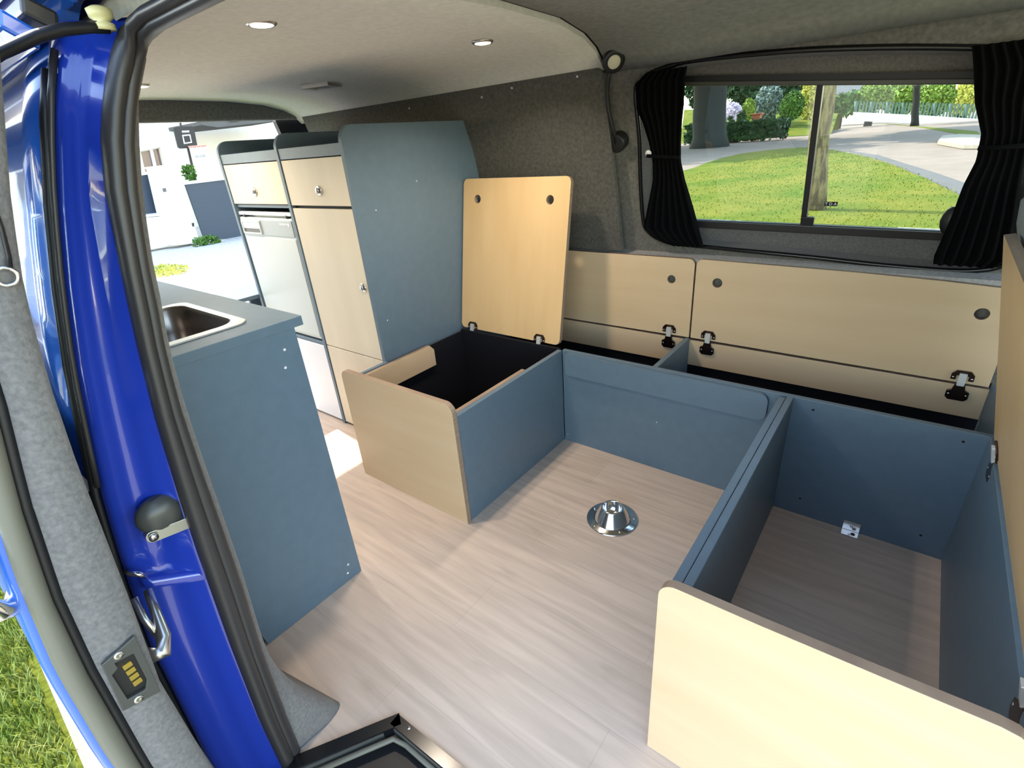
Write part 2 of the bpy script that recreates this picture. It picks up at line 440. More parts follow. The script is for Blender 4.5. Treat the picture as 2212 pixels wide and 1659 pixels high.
mb = MB().obox(GO + Vector((1.205, -0.024, 0)) + g_b * (gz0 - 0.71), X * 0.036, g_b * 0.032, (0, 0.02, 0))
obj('latch_block', mb, 'black', win, bevel=0.002)
mb = MB().ball(GO + Vector((1.588, -0.030, 0)) + g_b * (0.835 - 0.71), 0.030, 0.016, 0.042, 16)
obj('pane_handle', mb, 'black', win)
for (a, b, dy) in ((gx0, 1.212, 0.0), (1.206, gx1, 0.006)):
    mb = MB().prism([[(a, gb(a)), (b, gb(b)), (b, gt(b)), (a, gt(a))]], GO + Vector((0, dy, 0)), X, g_b, Y, 0.003)
    obj('glass_pane', mb, 'glass', win)
# maker's mark on the pane: dark plate with three pale letters
P0 = GO + Vector((1.262, -0.0035, 0)) + g_b * 0.160
mk = obj('glass_mark', MB().obox(P0, X * 0.036, g_b * 0.0135, (0, 0.002, 0)), 'black', win)
def text_obj(name, body, size, loc, xdir, updir, mat, parent, ext=0.0006):
    cu = bpy.data.curves.new(name, 'FONT'); cu.body = body; cu.size = size; cu.extrude = ext; cu.align_x = 'CENTER'; cu.align_y = 'CENTER'
    tmp = bpy.data.objects.new(name, cu); COL.objects.link(tmp)
    xd, ud = Vector(xdir).normalized(), Vector(updir).normalized(); nd = xd.cross(ud).normalized(); ud = nd.cross(xd)
    mw = Matrix((xd, ud, nd)).transposed().to_4x4(); mw.translation = Vector(loc)
    dg = bpy.context.evaluated_depsgraph_get(); me = bpy.data.meshes.new_from_object(tmp.evaluated_get(dg))
    bpy.data.objects.remove(tmp)
    me.transform(mw); me.transform(Matrix.Translation(-world_loc(parent)))
    me.materials.clear(); me.materials.append(M[mat])
    o = bpy.data.objects.new(name, me); COL.objects.link(o); o.parent = parent
    return o
text_obj('lettering', 'T D A', 0.0125, P0 + X * 0.018 + g_b * 0.0065 + Vector((0, -0.0012, 0)), X, g_b, 'white', mk)

# ---- curtains tied at the waist
def curtain(name, rows, folds, label, yoff, amp=0.012):
    "rows: (z, x0, x1) down the curtain"
    root = thing(name, label, 'curtain', ((rows[0][1] + rows[0][2]) / 2, wy(rows[-1][0]), rows[-1][0]), 'curtains at the side window')
    mb = MB(); rings = []; n = folds * 8
    zs = [rows[0][0] + (rows[-1][0] - rows[0][0]) * i / 40 for i in range(41)]
    def sheet(dy):
        R = []
        for z in zs:
            x0, x1 = interp([(r[0], r[1], r[2]) for r in rows], z)
            am = amp * min(1.0, (x1 - x0) / 0.16)
            R.append([(x0 + (x1 - x0) * k / n, wy(z) - 0.012 + yoff - am + am * math.sin(2 * math.pi * k / 8 + 0.6 * math.sin(z * 9)) + dy, z) for k in range(n + 1)])
        return R
    A, B = sheet(0), sheet(0.003)
    mb.loft(A, False, False, 0, True); mb.loft(B, False, False, 0, True, True)
    obj('cloth', mb, 'curtain', root)
    return root
L_rows = [(1.288, 0.755, 0.878), (1.26, 0.715, 0.872), (1.19, 0.712, 0.866), (1.15, 0.728, 0.858), (1.09, 0.742, 0.850), (1.03, 0.75, 0.846), (0.97, 0.745, 0.857), (0.87, 0.715, 0.885), (0.80, 0.695, 0.902), (0.755, 0.74, 0.914), (0.735, 0.80, 0.918)]
cl = curtain('curtain', L_rows, 7, 'black gathered curtain at the rear end of the side window, next to the reading lamp', 0.0)
R_rows = [(1.245, 1.522, 1.63), (1.20, 1.536, 1.66), (1.13, 1.556, 1.66), (1.06, 1.586, 1.672), (1.0, 1.592, 1.68), (0.94, 1.582, 1.69), (0.86, 1.578, 1.705), (0.80, 1.572, 1.715), (0.745, 1.566, 1.72), (0.722, 1.57, 1.70)]
cr = curtain('curtain', R_rows, 6, 'black gathered curtain at the front end of the side window, above the leaning wooden lid', 0.0)
mb = MB().tube([(0.738, wy(1.05) - 0.034, 1.05), (0.78, wy(1.05) - 0.042, 1.047), (0.85, wy(1.05) - 0.03, 1.04)], 0.006, 8)
obj('tie_back', mb, 'curtain', cl)
mb = MB().lathe((0.738, wy(1.05) - 0.022, 1.058), [(0.0, 0), (0.011, 0.002), (0.011, 0.004), (0.0, 0.005)], (0, -1, -0.3), 16)
obj('button', mb, 'white', cl)
mb = MB().tube([(1.588, wy(1.03) - 0.03, 1.03), (1.64, wy(1.03) - 0.042, 1.03), (1.69, wy(1.03) - 0.03, 1.032)], 0.006, 8)
obj('tie_back', mb, 'curtain', cr)

# ---- rear end: header and corner of the tailgate opening
rear = struct_root('wall_rear', (-1.15, 0.4, 0), 'rear opening of the van under the raised tailgate')
outer = [(-0.45, -0.05), (1.29, -0.05), (1.29, 1.41), (-0.45, 1.41)]
mb = MB().prism([outer, rrect(-0.36, 1.235, 0.02, 1.312, (0.05, 0.05, 0.12, 0.12))], (XR - 0.0, 0, 0), Y, Z, -X, 0.05)
obj('opening_lining', mb, 'felt', rear, bevel=0.012, seg=3)
mb = MB().prism([outer, rrect(-0.37, 1.225, 0.0, 1.318, (0.05, 0.05, 0.12, 0.12))], (XR - 0.055, 0, 0), Y, Z, -X, 0.02)
obj('opening_seal', mb, 'white', rear)
mb = MB().prism([[(1.02, 1.31), (1.14, 0.8), (1.19, 0.0), (1.30, 0.0), (1.30, 1.34), (1.02, 1.34)]], (XR - 0.09, 0, 0), Y, Z, -X, 0.03)
obj('corner_pillar', mb, 'black', rear)

# ================================================================== NEAR SIDE: pillar, seal, outer body
seal_in = [(1.259, -.267), (1.226, -.287), (1.194, -.300), (1.103, -.326), (1.024, -.343), (.974, -.350), (.898, -.364), (.811, -.373), (.715, -.378), (.616, -.382), (.476, -.388), (.312, -.400), (.10, -.407), (.0, -.408), (-.2, -.405), (-.35, -.40)]
seal_out = [(1.267, -.291), (1.218, -.320), (1.169, -.341), (1.107, -.359), (.995, -.379), (.908, -.393), (.798, -.408), (.671, -.420), (.564, -.428), (.355, -.441), (.152, -.450), (.0, -.450), (-.2, -.447), (-.35, -.44)]
left_edge = [(1.33, -.30), (1.262, -.337), (1.199, -.364), (1.106, -.396), (1.002, -.427), (.894, -.455), (.795, -.475), (.693, -.495), (.586, -.510), (.416, -.530), (.082, -.541), (-.2, -.535), (-.35, -.525)]
body = struct_root('wall_left', (0.65, -0.45, 0), 'blue painted door pillar and side of the van body')
zs = [1.30 - 0.05 * i for i in range(34)]
rings = []
for z in zs:
    yl = interp(left_edge, z)[0]; ys = interp(seal_out, z)[0] + 0.006
    n = 8; r = [(0.50, yl + 0.004, z), (0.60, yl - 0.001, z), (0.636, yl, z), (0.648, yl + 0.006, z)]
    for k in range(1, n + 1):
        f = k / n
        r.append((0.648 + 0.045 * f ** 1.5 - 0.010 * math.exp(-((f - 0.55) / 0.06) ** 2), yl + 0.006 + (ys - yl - 0.006) * f, z))
    r += [(0.69, ys + 0.03, z), (0.50, ys + 0.05, z)]
    rings.append(r)
pil = obj('door_pillar', MB().loft(rings, True, True, 0, True, True), 'paint', body)
# pressed step across the pillar
mb = MB()
rings = []
for k in range(9):
    f = k / 8; y = -0.503 + f * 0.085; z = 0.556 - f * 0.038
    rings.append([(0.64, y, z + 0.004), (0.665 + 0.022 * f, y, z + 0.002), (0.672 + 0.022 * f, y, z - 0.016), (0.64, y, z - 0.03)])
mb.loft(rings, True, True, 0, True)
obj('pressed_step', mb, 'paint', body)
# dark gap strips along the pillar edge
mb = MB(); pts = []
for z in [1.27 - 0.05 * i for i in range(12)]:
    pts.append((0.640, interp(left_edge, z)[0] - 0.004, z))
mb.tube(pts, 0.004, 8)
obj('gutter_strip', mb, 'rubber', body)
mb = MB(); pts = []
for z in [1.25 - 0.05 * i for i in range(31)]:
    pts.append((0.627, interp(left_edge, z)[0] - 0.006, z))
mb.tube(pts, 0.006, 8)
obj('panel_gap', mb, 'black', body)
# outer side of the body, running to the rear
def side_sheet(z0, z1, x0, x1, off, t, mat, name, n=24, parent=body):
    rings = []
    for x in (x0, x1):
        R = []
        for i in range(n + 1):
            z = z0 + (z1 - z0) * i / n; R.append((x, interp(left_edge, z)[0] + off + 0.03 * max(0.0, (0.6 - x)) ** 2, z))
        rings.append(R)
    rm = []
    for k in range(13):
        x = x0 + (x1 - x0) * k / 12; R = []
        for i in range(n + 1):
            z = z0 + (z1 - z0) * i / n; R.append((x, interp(left_edge, z)[0] + off + 0.03 * max(0.0, (0.6 - x)) ** 2, z))
        rm.append(R)
    return obj(name, slab_loft(rm, t, 0, Y), mat, parent)
side_sheet(-0.35, 1.33, -1.2, 0.615, 0.0, 0.02, 'paint_sky', 'side_panel')
side_sheet(0.66, 0.70, -1.2, 0.60, -0.012, 0.014, 'black', 'door_runner')
# inner lining of the near side wall
rm = []
for k in range(9):
    x = -1.15 + (0.60 + 1.15) * k / 8
    rm.append([(x, interp(seal_in, z)[0] + (0.012 if z > 0 else 0.012), z) for z in [1.29 - 0.04 * i for i in range(13)]])
mbw = slab_loft(rm, -0.02, 0, Y)
rm = []
for k in range(9):
    x = -1.15 + (0.60 + 1.15) * k / 8
    rm.append([(x, interp(seal_in, z)[0] + 0.012, z) for z in [0.80 - 0.04 * i for i in range(21)]])
for a in (slab_loft(rm, -0.02, 0, Y),):
    mbw.add(a.v, a.f, 0, True)
struct('trim_8', mbw, 'felt', 'grey felt lining of the near side wall behind the sink unit')
# felt edge beside the seal, flaring out on the floor
rings = []
for i in range(27):
    z = 1.26 - 1.26 * i / 26
    yi = interp(seal_in, z)[0]
    fl = max(0.0, (0.30 - z) / 0.30); fl2 = fl ** 2.2
    w = 0.017 + 0.092 * fl2
    xq = 0.668 + 0.040 * fl2; xb = 0.60 - 0.14 * fl2
    R = [(0.692, yi - 0.02, z), (0.696 + 0.008 * fl2, yi + 0.002, z)]
    for k in range(6):
        a = k / 5
        R.append((xq + 0.035 * math.cos(a * math.pi / 2) * (1 - 0.4 * fl2) - 0.02, yi + w * (0.55 + 0.45 * math.sin(a * math.pi / 2)), z))
    R += [(xb, yi + 0.012 + 0.055 * fl2, z), (xb, yi - 0.02, z)]
    rings.append(R)
struct('trim_5', MB().loft(rings, True, True, 0, True, True), 'felt_light', 'grey felt edge beside the door seal, flaring out on the floor')
# rubber door seal: follows the opening, then runs forward along the roof edge
def seal_path():
    P = []
    for z in [-0.34 + 0.05 * i for i in range(32)]:
        yo, yi = interp(seal_out, z)[0], interp(seal_in, z)[0]
        P.append((Vector((0.70, (yo + yi) / 2, z)), abs(yi - yo) / 2))
    P = [q for q in P if q[0].z < 1.13]
    ctl = [(0.700, -0.3355, 1.130, .0170), (0.700, -0.3255, 1.165, .0168), (0.701, -0.3125, 1.198, .0165), (0.704, -0.299, 1.228, .016), (0.711, -0.287, 1.253, .0155), (0.725, -0.279, 1.271, .0145), (0.747, -0.274, 1.280, .0135), (0.78, -0.272, 1.284, .013), (0.83, -0.270, 1.285, .0125), (0.90, -0.27, 1.285, .0125)]
    for q in ctl: P.append((Vector(q[:3]), q[3]))
    for x in (1.0, 1.2, 1.5, 1.8, 2.0): P.append((Vector((x, -0.27, 1.285)), 0.0125))
    return P
SP = seal_path()
def seal_mesh(shift, rad_f, depth):
    mb = MB(); rings = []; prev = Vector((1, 0, 0))
    for i, (p, w) in enumerate(SP):
        d = (SP[min(i + 1, len(SP) - 1)][0] - SP[max(i - 1, 0)][0]).normalized()
        # across direction : towards inside of the van
        bl = min(1.0, max(0.0, (p.x - 0.700) / 0.06)); bl = bl * bl * (3 - 2 * bl); side = Vector((0, 1, 0)) * (1 - bl) + Vector((0, 0.3, -1)) * bl
        side = (side - d * side.dot(d)).normalized(); nrm = side.cross(d).normalized()
        if nrm.dot(prev) < 0: nrm = -nrm
        prev = nrm
        c = p + side * w * shift
        rings.append([c + side * math.cos(t) * w * rad_f + nrm * math.sin(t) * depth for t in [2 * math.pi * k / 14 for k in range(14)]])
    return mb.loft(rings, True, True, 0, True)
seal = struct_root('trim_6', (0.70, -0.43, 0), 'black rubber weather seal around the sliding door opening')
obj('seal_bulb', seal_mesh(-0.38, 0.66, 0.017), 'rubber', seal)
obj('seal_lip', seal_mesh(0.45, 0.56, 0.012), 'rubber', seal)

# roof edge rails above the pillar
for (y0, z0, y1, z1, mat, nm) in ((-0.30, 1.315, -0.335, 1.33, 'paint_sky', 'roof_edge'), (-0.33, 1.285, -0.36, 1.30, 'rubber', 'roof_gutter'), (-0.355, 1.265, -0.385, 1.285, 'paint_sky', 'roof_edge')):
    mb = MB().obox((-1.2, y1, z1), (1.86, 0, 0), (0, y0 - y1, z0 - z1), (0, 0.006, 0.02))
    obj(nm, mb, mat, body, bevel=0.004)

# door catch on the pillar
t = thing('door_catch', 'dark grey door catch with a pale metal tongue, fixed low on the blue pillar', 'door catch', (0.67, -0.45, 0.63))
mb = MB().ball((0.676, -0.447, 0.653), 0.020, 0.033, 0.031, 20)
obj('housing', mb, 'latch_grey', t)
mb = MB().prism([rrect(-0.028, 0.038, -0.0095, 0.0095, 0.009)], (0.680, -0.450, 0.628), Vector((0.1, 1, -0.12)).normalized(), Z, X, 0.012)
obj('tongue', mb, 'steel', t, bevel=0.002)
mb = MB().lathe((0.692, -0.469, 0.631), [(0.0065, 0), (0.0065, 0.003), (0.0, 0.0035)], X, 16)
obj('bolt', mb, 'steel', t)
mb = MB().obox((0.668, -0.436, 0.625), (0.02, 0, 0), (0, 0.022, -0.004), (0, 0, 0.045))
obj('bracket', mb, 'black', t, bevel=0.003)
t = thing('pillar_hook', 'small pale metal hook low on the edge of the blue pillar', 'hook', (0.66, -0.505, 0.57))
mb = MB().tube([(0.652, -0.512, 0.575), (0.668, -0.510, 0.577), (0.674, -0.503, 0.574), (0.672, -0.497, 0.563)], 0.004, 8)
obj('wire', mb, 'chrome', t)

# ================================================================== SLIDING DOOR (open, outside the body)
dR = [(1.28, -.410), (1.206, -.434), (1.111, -.465), (1.023, -.488), (.924, -.504), (.833, -.515), (.647, -.532), (.478, -.549), (.264, -.548), (0.0, -.540), (-.30, -.515)]
dL = [(1.28, -.452), (1.206, -.486), (1.111, -.515), (1.023, -.533), (.932, -.546), (.806, -.572), (.683, -.591), (.565, -.601), (.364, -.609), (0.1, -.602), (-.30, -.575)]
dS = [(1.28, -.475), (1.206, -.510), (1.111, -.540), (1.023, -.558), (.932, -.570), (.862, -.584), (.738, -.606), (.589, -.624), (.416, -.632), (0.1, -.628), (-.30, -.600)]
door = struct_root('door_1', (0.80, -0.56, -0.3), 'open sliding door lined with grey felt, seen at its front edge')
dz = [1.28 - 0.04 * i for i in range(40)]
def door_loft(fn, mat, name, zz=None):
    mb = MB().loft([fn(z) for z in (zz or dz)], True, True, 0, True)
    return obj(name, mb, mat, door)
def yR(z): return interp(dR, z)[0]
def yL(z): return interp(dL, z)[0]
def yS(z): return interp(dS, z)[0]
XB = -0.48
XW = 0.66
def xb(z): return XW if 0.80 < z < 1.235 else XB
zlow = [z for z in dz if z < 0.80]; zwin = [z for z in dz if 0.76 < z]
def felt_ring(z, x1): return [(0.800, yL(z) + 0.006, z), (0.806, (yL(z) + yR(z)) / 2, z), (0.803, yR(z) - 0.006, z), (0.797, yR(z) - 0.001, z), (0.78, yR(z), z), (x1, yR(z) + 0.03 * (0.78 - x1) / 1.26, z), (x1, yL(z), z)]
def shell_ring(z, x1): return [(0.776, yS(z) + 0.008, z), (0.785, yS(z) - 0.002, z), (0.775, yS(z) - 0.012, z), (x1, yS(z) - 0.022, z), (x1, yS(z) + 0.008, z)]
def fill_ring(z, x1): return [(0.792, yL(z) - 0.006, z), (0.792, yL(z) + 0.008, z), (x1, yL(z) + 0.008, z), (x1, yL(z) - 0.006, z)]
zl2 = [0.80] + zlow
mb = MB().loft([felt_ring(z, XW) for z in [1.28] + zwin if z > 0.78], True, True, 0, True)
mb.loft([felt_ring(z, XB) for z in zl2], True, True, 0, True)
mb.loft([felt_ring(z, XB) for z in (1.28, 1.26, 1.235)], True, True, 0, True)
obj('felt_lining', mb, 'felt_light', door)
mb = MB().loft([fill_ring(z, XW) for z in [1.28] + zwin if z > 0.78], True, True, 0, True)
mb.loft([fill_ring(z, XB) for z in zl2], True, True, 0, True)
obj('edge_groove', mb, 'black', door)
def ell(cx, cy, z, rx, ry, n=10): return [(cx + rx * math.cos(2 * math.pi * k / n), cy + ry * math.sin(2 * math.pi * k / n), z) for k in range(n)]
door_loft(lambda z: ell(0.788, (yL(z) + yS(z)) / 2 - 0.003, z, 0.016, abs(yS(z) - yL(z)) / 2, 12), 'rubber_khaki', 'rubber_seal')
mb = MB().loft([shell_ring(z, XW + 0.02) for z in [1.28] + zwin if z > 0.78], True, True, 0, True)
mb.loft([shell_ring(z, XB) for z in zl2], True, True, 0, True)
mb.loft([shell_ring(z, XB) for z in (1.28, 1.26, 1.235)], True, True, 0, True)
obj('outer_shell', mb, 'paint_sky', door)
mb = slab_loft([[(x, yS(z) + 0.004, z) for z in (1.24, 1.13, 1.02, 0.91, 0.795)] for x in (XB, 0.0, 0.675)], 0.004, 0, Y)
obj('door_glass', mb, 'glass', door)
# pull handle
mb = MB().tube([(0.74, -0.606, 0.775), (0.775, -0.618, 0.772), (0.782, -0.640, 0.745), (0.782, -0.642, 0.715), (0.780, -0.636, 0.695), (0.765, -0.624, 0.684), (0.73, -0.618, 0.68)], [0.009, 0.011, 0.011, 0.011, 0.012, 0.012, 0.010], 12)
obj('pull_handle', mb, 'chrome', door)
# contact plate
q = [Vector((0.8065, -.549, .584)), Vector((0.8065, -.555, .477)), Vector((0.8065, -.597, .489)), Vector((0.8065, -.590, .574))]
ctr = sum(q, Vector()) / 4
ax = Y; up = Z
loc2 = [((p - ctr).dot(ax), (p - ctr).dot(up)) for p in q]
hole_c = [(-0.014, -0.030), (0.006, -0.034), (0.012, -0.022), (0.014, 0.030), (-0.006, 0.034), (-0.006, 0.024), (-0.014, 0.020)]
mb = MB().prism([loc2, hole_c], ctr, ax, up, X, 0.005)
cp = obj('contact_plate', mb, 'latch_grey', door, bevel=0.0008)
mb = MB().prism([hole_c], ctr - X * 0.006, ax, up, X, 0.006)
obj('recess', mb, 'black', cp)
for k in range(4):
    z = -0.021 + 0.011 * k
    mb = MB().prism([rrect(-0.002, 0.008, z, z + 0.008, 0.001, 3)], ctr - X * 0.001, ax, up, X, 0.003)
    obj('contact', mb, 'gold', cp)
for (u, w) in ((0.001, 0.041), (-0.005, -0.041)):
    mb = MB().lathe(ctr + ax * u + up * w + X * 0.004, [(0.0, 0.0), (0.0055, 0.0), (0.0055, 0.0016), (0.003, 0.002), (0.0, 0.0012)], X, 16)
    obj('screw', mb, 'steel', cp)
# strap and eyelet
mb = MB().tube([(0.806, -0.478, 1.13), (0.808, -0.483, 1.09), (0.809, -0.488, 1.065), (0.810, -0.492, 1.052)], 0.0035, 8, flat=0.5)
st = obj('pull_strap', mb, 'black', door)
ring = []
for k in range(20):
    a = 2 * math.pi * k / 20; ring.append(Vector((0.811, -0.497 + 0.0085 * math.cos(a), 1.047 + 0.0085 * math.sin(a))))
mb = MB(); rgs = []
for k in range(21):
    p = ring[k % 20]; d = (p - Vector((0.811, -0.497, 1.047))).normalized()
    rgs.append([p + (d * math.cos(t2) + X * math.sin(t2)) * 0.002 for t2 in [2 * math.pi * j / 8 for j in range(8)]])
mb.loft(rgs, True, False)
obj('eyelet', mb, 'steel', st)
# roller arms joining the door to the body
mb = MB().tube([(0.76, -0.45, 1.225), (0.73, -0.41, 1.249), (0.72, -0.370, 1.268), (0.72, -0.346, 1.276), (0.72, -0.318, 1.281), (0.72, -0.30, 1.282)], 0.0065, 10)
arm = obj('roller_arm', mb, 'black', door)
mb = MB().lathe((0.72, -0.303, 1.279), [(0.0, 0), (0.011, 0.0), (0.011, 0.006), (0.007, 0.008), (0.012, 0.012), (0.013, 0.020), (0.007, 0.023), (0.0, 0.023)], Z, 20)
obj('roller', mb, 'yellow_roller', arm)
mb = MB().tube([(0.76, -0.545, 0.50), (0.765, -0.528, 0.495), (0.755, -0.520, 0.51), (0.73, -0.512, 0.535), (0.70, -0.505, 0.558)], [0.012, 0.012, 0.010, 0.007, 0.006], 10)
obj('guide_arm', mb, 'steel', door)
mb = MB().tube([(0.75, -0.524, 0.51), (0.735, -0.527, 0.54), (0.71, -0.524, 0.565)], 0.005, 8)
obj('guide_arm', mb, 'steel', door)

# ================================================================== ENTRY STEP
t = thing('entry_step', 'black entry step tray sunk into the floor edge at the sliding door', 'step', (1.2, -0.33, -0.14))
mb = MB()
mb.obox((0.705, -0.432, -0.02), (0.121, 0.195, 0), (0.022, -0.014, 0), (0, 0, 0.027))
mb.obox((0.826, -0.240, -0.02), (0.424, 0.014, 0), (0.001, -0.024, 0), (0, 0, 0.027))
mb.obox((1.25, -0.226, -0.02), (0.70, 0.0, 0), (0.0, -0.024, 0), (0, 0, 0.027))
obj('edge_frame', mb, 'black_gloss', t)
tray = [(0.725, -0.46), (0.838, -0.266), (1.25, -0.252), (1.93, -0.252), (1.93, -0.46)]
mb = MB().prism([tray], (0, 0, -0.12), X, Y, Z, 0.012)
M['tread'] = noisy('step_mat', s(50, 50, 48), s(72, 72, 66), 120, rough=0.7, bump=0.4, bscale=300)
obj('tread_mat', mb, 'tread', t)
mb = MB()
for (p, q2) in (((0.725, -0.46), (0.838, -0.266)), ((0.838, -0.266), (1.25, -0.252)), ((1.25, -0.252), (1.93, -0.252))):
    a = Vector((p[0], p[1], -0.11)); b = Vector((q2[0], q2[1], -0.11)); d = b - a; nrm = Vector((-d.y, d.x, 0)).normalized() * 0.008
    mb.obox(a, d, (0, 0, 0.112), nrm)
obj('tray_wall', mb, 'latch_grey', t)
mb = MB().tube([(0.745, -0.44, 0.0 - 0.012), (0.846, -0.276, -0.012), (0.88, -0.268, -0.012), (1.25, -0.262, -0.012), (1.93, -0.262, -0.012)], 0.006, 8)
obj('tray_lip', mb, 'rubber_khaki', t)
for (x, y) in ((0.868, -0.246), (1.5, -0.238)):
    obj('screw', MB().lathe((x, y, 0.0065), [(0.0, 0), (0.004, 0), (0.004, 0.0012), (0.0, 0.002)], Z, 12), 'steel', t)

# ================================================================== FURNITURE
H = 0.40
def board(name, x0, x1, y0, y1, z0, z1, mat, parent, bevel=0.0015):
    return obj(name, MB().box(x0, x1, y0, y1, z0, z1), mat, parent, bevel=bevel)
def hinge(parent, o, ax, up, nrm, up2=None, nrm2=None, mat='bronze', hs=1.0, drop=0.0):
    "overlay hinge: plate on the lid above o, cranked arm, cup plate below o"
    o, ax, up, nrm = Vector(o), Vector(ax).normalized(), Vector(up).normalized(), Vector(nrm).normalized()
    dn = Vector(up2).normalized() if up2 is not None else -up
    n2 = Vector(nrm2).normalized() if nrm2 is not None else nrm
    root = obj('hinge', MB().prism([[(-0.026, 0.012), (-0.026, 0.030), (-0.016, 0.042), (0.016, 0.042), (0.026, 0.030), (0.026, 0.012), (0.014, 0.012), (0.014, 0.026), (-0.014, 0.026), (-0.014, 0.012)]], o + nrm * 0.0005, ax, up, nrm, 0.004), mat, parent, bevel=0.0008)
    root['label'] = 'metal hinge'
    obj('hinge_arm', MB().prism([rrect(-0.009, 0.009, -0.004, 0.034, 0.002, 3)], o + nrm * 0.004, ax, up, nrm, 0.006), 'arm_steel', root, bevel=0.001)
    cup = [(-0.026, 0.044), (-0.018, 0.052), (0.018, 0.052), (0.026, 0.044), (0.026, 0.024), (0.015, 0.018), (0.012, 0.002), (-0.012, 0.002), (-0.015, 0.018), (-0.026, 0.024)]
    obj('hinge_cup', MB().prism([cup], o + n2 * 0.0005 + dn * drop, ax, dn, n2, 0.006), mat, root, bevel=0.0008)
    for (u, w) in ((-0.021, 0.019), (0.021, 0.019)):
        obj('hinge_screw', MB().lathe(o + ax * u + up * w + nrm * 0.004, [(0.0, 0), (0.0032, 0), (0.0026, 0.0012), (0.0, 0.0014)], nrm, 10), 'chrome', root)
    for (u, w) in ((-0.020, 0.034), (0.020, 0.034)):
        obj('hinge_screw', MB().lathe(o + ax * u + dn * (w + drop) + n2 * 0.006, [(0.0, 0), (0.0032, 0), (0.0026, 0.0012), (0.0, 0.0014)], n2, 10), 'chrome', root)
    return root
def ply_board(name, loops, o, a, b, n, t, parent, mat='ply', bevel=0.0012):
    return obj(name, MB().prism(loops, o, a, b, n, t, 0, 1), [mat, 'ply_edge'], parent, bevel=bevel)

# ---- bench box beside the tall cabinet
t = thing('storage_bench', 'plywood fronted bench box with its lid standing open, against the tall blue-grey cabinet', 'storage bench', (0.27, 0.62, 0))
ply_board('front_panel', [rrect(-0.004, 0.540, 0.0, 0.447, (0, 0, 0.034, 0.03))], (0, 0.311, 0), X, Z, Y, 0.018, t)
board('side_panel', 0.519, 0.537, 0.329, 0.918, 0.0, H, 'blue', t)
board('side_panel', -0.012, 0.004, 0.329, 0.5125, 0.0, H, 'blue', t)
board('inner_lining', 0.005, 0.009, 0.331, 0.925, 0.012, H - 0.010, 'inner', t)
board('inner_lining', 0.512, 0.5185, 0.331, 0.918, 0.012, H - 0.006, 'inner', t)
board('inner_lining', 0.009, 0.512, 0.329, 0.334, 0.012, 0.37, 'inner', t)
board('base_panel', 0.009, 0.512, 0.334, 0.925, 0.001, 0.012, 'inner', t)
board('back_panel', 0.004, 0.518, 0.926, 0.942, 0.001, H - 0.003, 'inner', t)
ply_board('support_batten', [[(0.335, 0.305), (0.735, 0.305), (0.735, 0.375), (0.715, 0.398), (0.335, 0.398)]], (0.010, 0, 0), Y, Z, X, 0.016, t)
ply_board('support_batten', [[(0.335, 0.305), (0.735, 0.305), (0.735, 0.375), (0.715, 0.394), (0.335, 0.394)]], (0.495, 0, 0), Y, Z, X, 0.016, t)
lean = Vector((0.0, 0.117, 0.603)).normalized(); ln = Vector((0, -lean.z, lean.y))
LO = Vector((0.0, 0.945, 0.403))
lid = ply_board('lid', [rrect(-0.0055, 0.508, 0.0, 0.612, 0.022), circ(0.072, 0.534, 0.0165), circ(0.424, 0.532, 0.0165)], LO, X, lean, -ln, 0.018, t, 'ply_v')
for x in (0.062, 0.415):
    hinge(lid, LO + X * x - lean * 0.012, X, lean, ln, up2=-Z, nrm2=-Y)

# ---- long bench under the window
t = thing('window_bench', 'long blue-grey bench under the side window with two wooden lids folded up against the wall', 'bench', (1.15, 1.08, 0))
board('front_board', 0.538, 1.776, 0.919, 0.937, 0.0, H, 'blue', t)
obj('table_ledge', MB().prism([rrect(0.556, 1.268, 0.305, 0.396, (0.012, 0.026, 0.026, 0.012))], (0, 0.9185, 0), X, Z, -Y, 0.014), 'blue', t, bevel=0.0015)
board('cross_divider', 0.892, 0.910, 0.9375, 1.2425, 0.02, H, 'blue', t)
board('end_panel', 1.7775, 1.795, 0.919, 1.2425, 0.0, H, 'blue', t)
board('end_panel', 0.5195, 0.5375, 0.9435, 1.2425, 0.0, 0.22, 'inner', t)
board('inner_lining', 0.538, 0.891, 0.9375, 1.2425, 0.002, 0.012, 'inner', t)
board('inner_lining', 0.911, 1.777, 0.9375, 1.2425, 0.002, 0.012, 'inner', t)
board('inner_lining', 0.010, 1.777, 1.2625, 1.267, 0.002, 0.40, 'inner', t)
board('inner_lining', 0.538, 0.891, 0.9375, 0.9405, 0.013, H - 0.014, 'inner', t)
board('inner_lining', 0.911, 1.777, 0.9375, 0.9405, 0.013, H - 0.014, 'inner', t)
ply_board('hinge_strip', [[(0.012, 0.292), (1.774, 0.289), (1.774, 0.3885), (0.012, 0.3965)]], (0, 1.243, 0), X, Z, Y, 0.018, t)
lid1 = ply_board('lid', [rrect(0.045, 0.9055, 0.402, 0.700, (0.002, 0.002, 0.022, 0.022)), circ(0.823, 0.620, 0.0155), circ(0.13, 0.620, 0.0155)], (0, 1.243, 0), X, Z, Y, 0.018, t)
lid2 = ply_board('lid', [[(0.9115, 0.402), (1.770, 0.395), (1.770, 0.678)] + [(1.60, 0.6875), (1.40, 0.694)] + [p for p in rrect(0.9115, 1.2, 0.5, 0.701, (0, 0, 0, 0.022)) if p[1] > 0.6 and p[0] < 1.0], circ(0.990, 0.622, 0.017), circ(1.703, 0.605, 0.0165)], (0, 1.243, 0), X, Z, Y, 0.018, t)
hinge(lid1, (0.828, 1.2425, 0.400), X, Z, -Y)
hinge(lid1, (0.16, 1.2425, 0.400), X, Z, -Y)
hinge(lid2, (0.978, 1.2425, 0.398), X, Z, -Y)
hinge(lid2, (1.708, 1.2425, 0.393), X, Z, -Y)

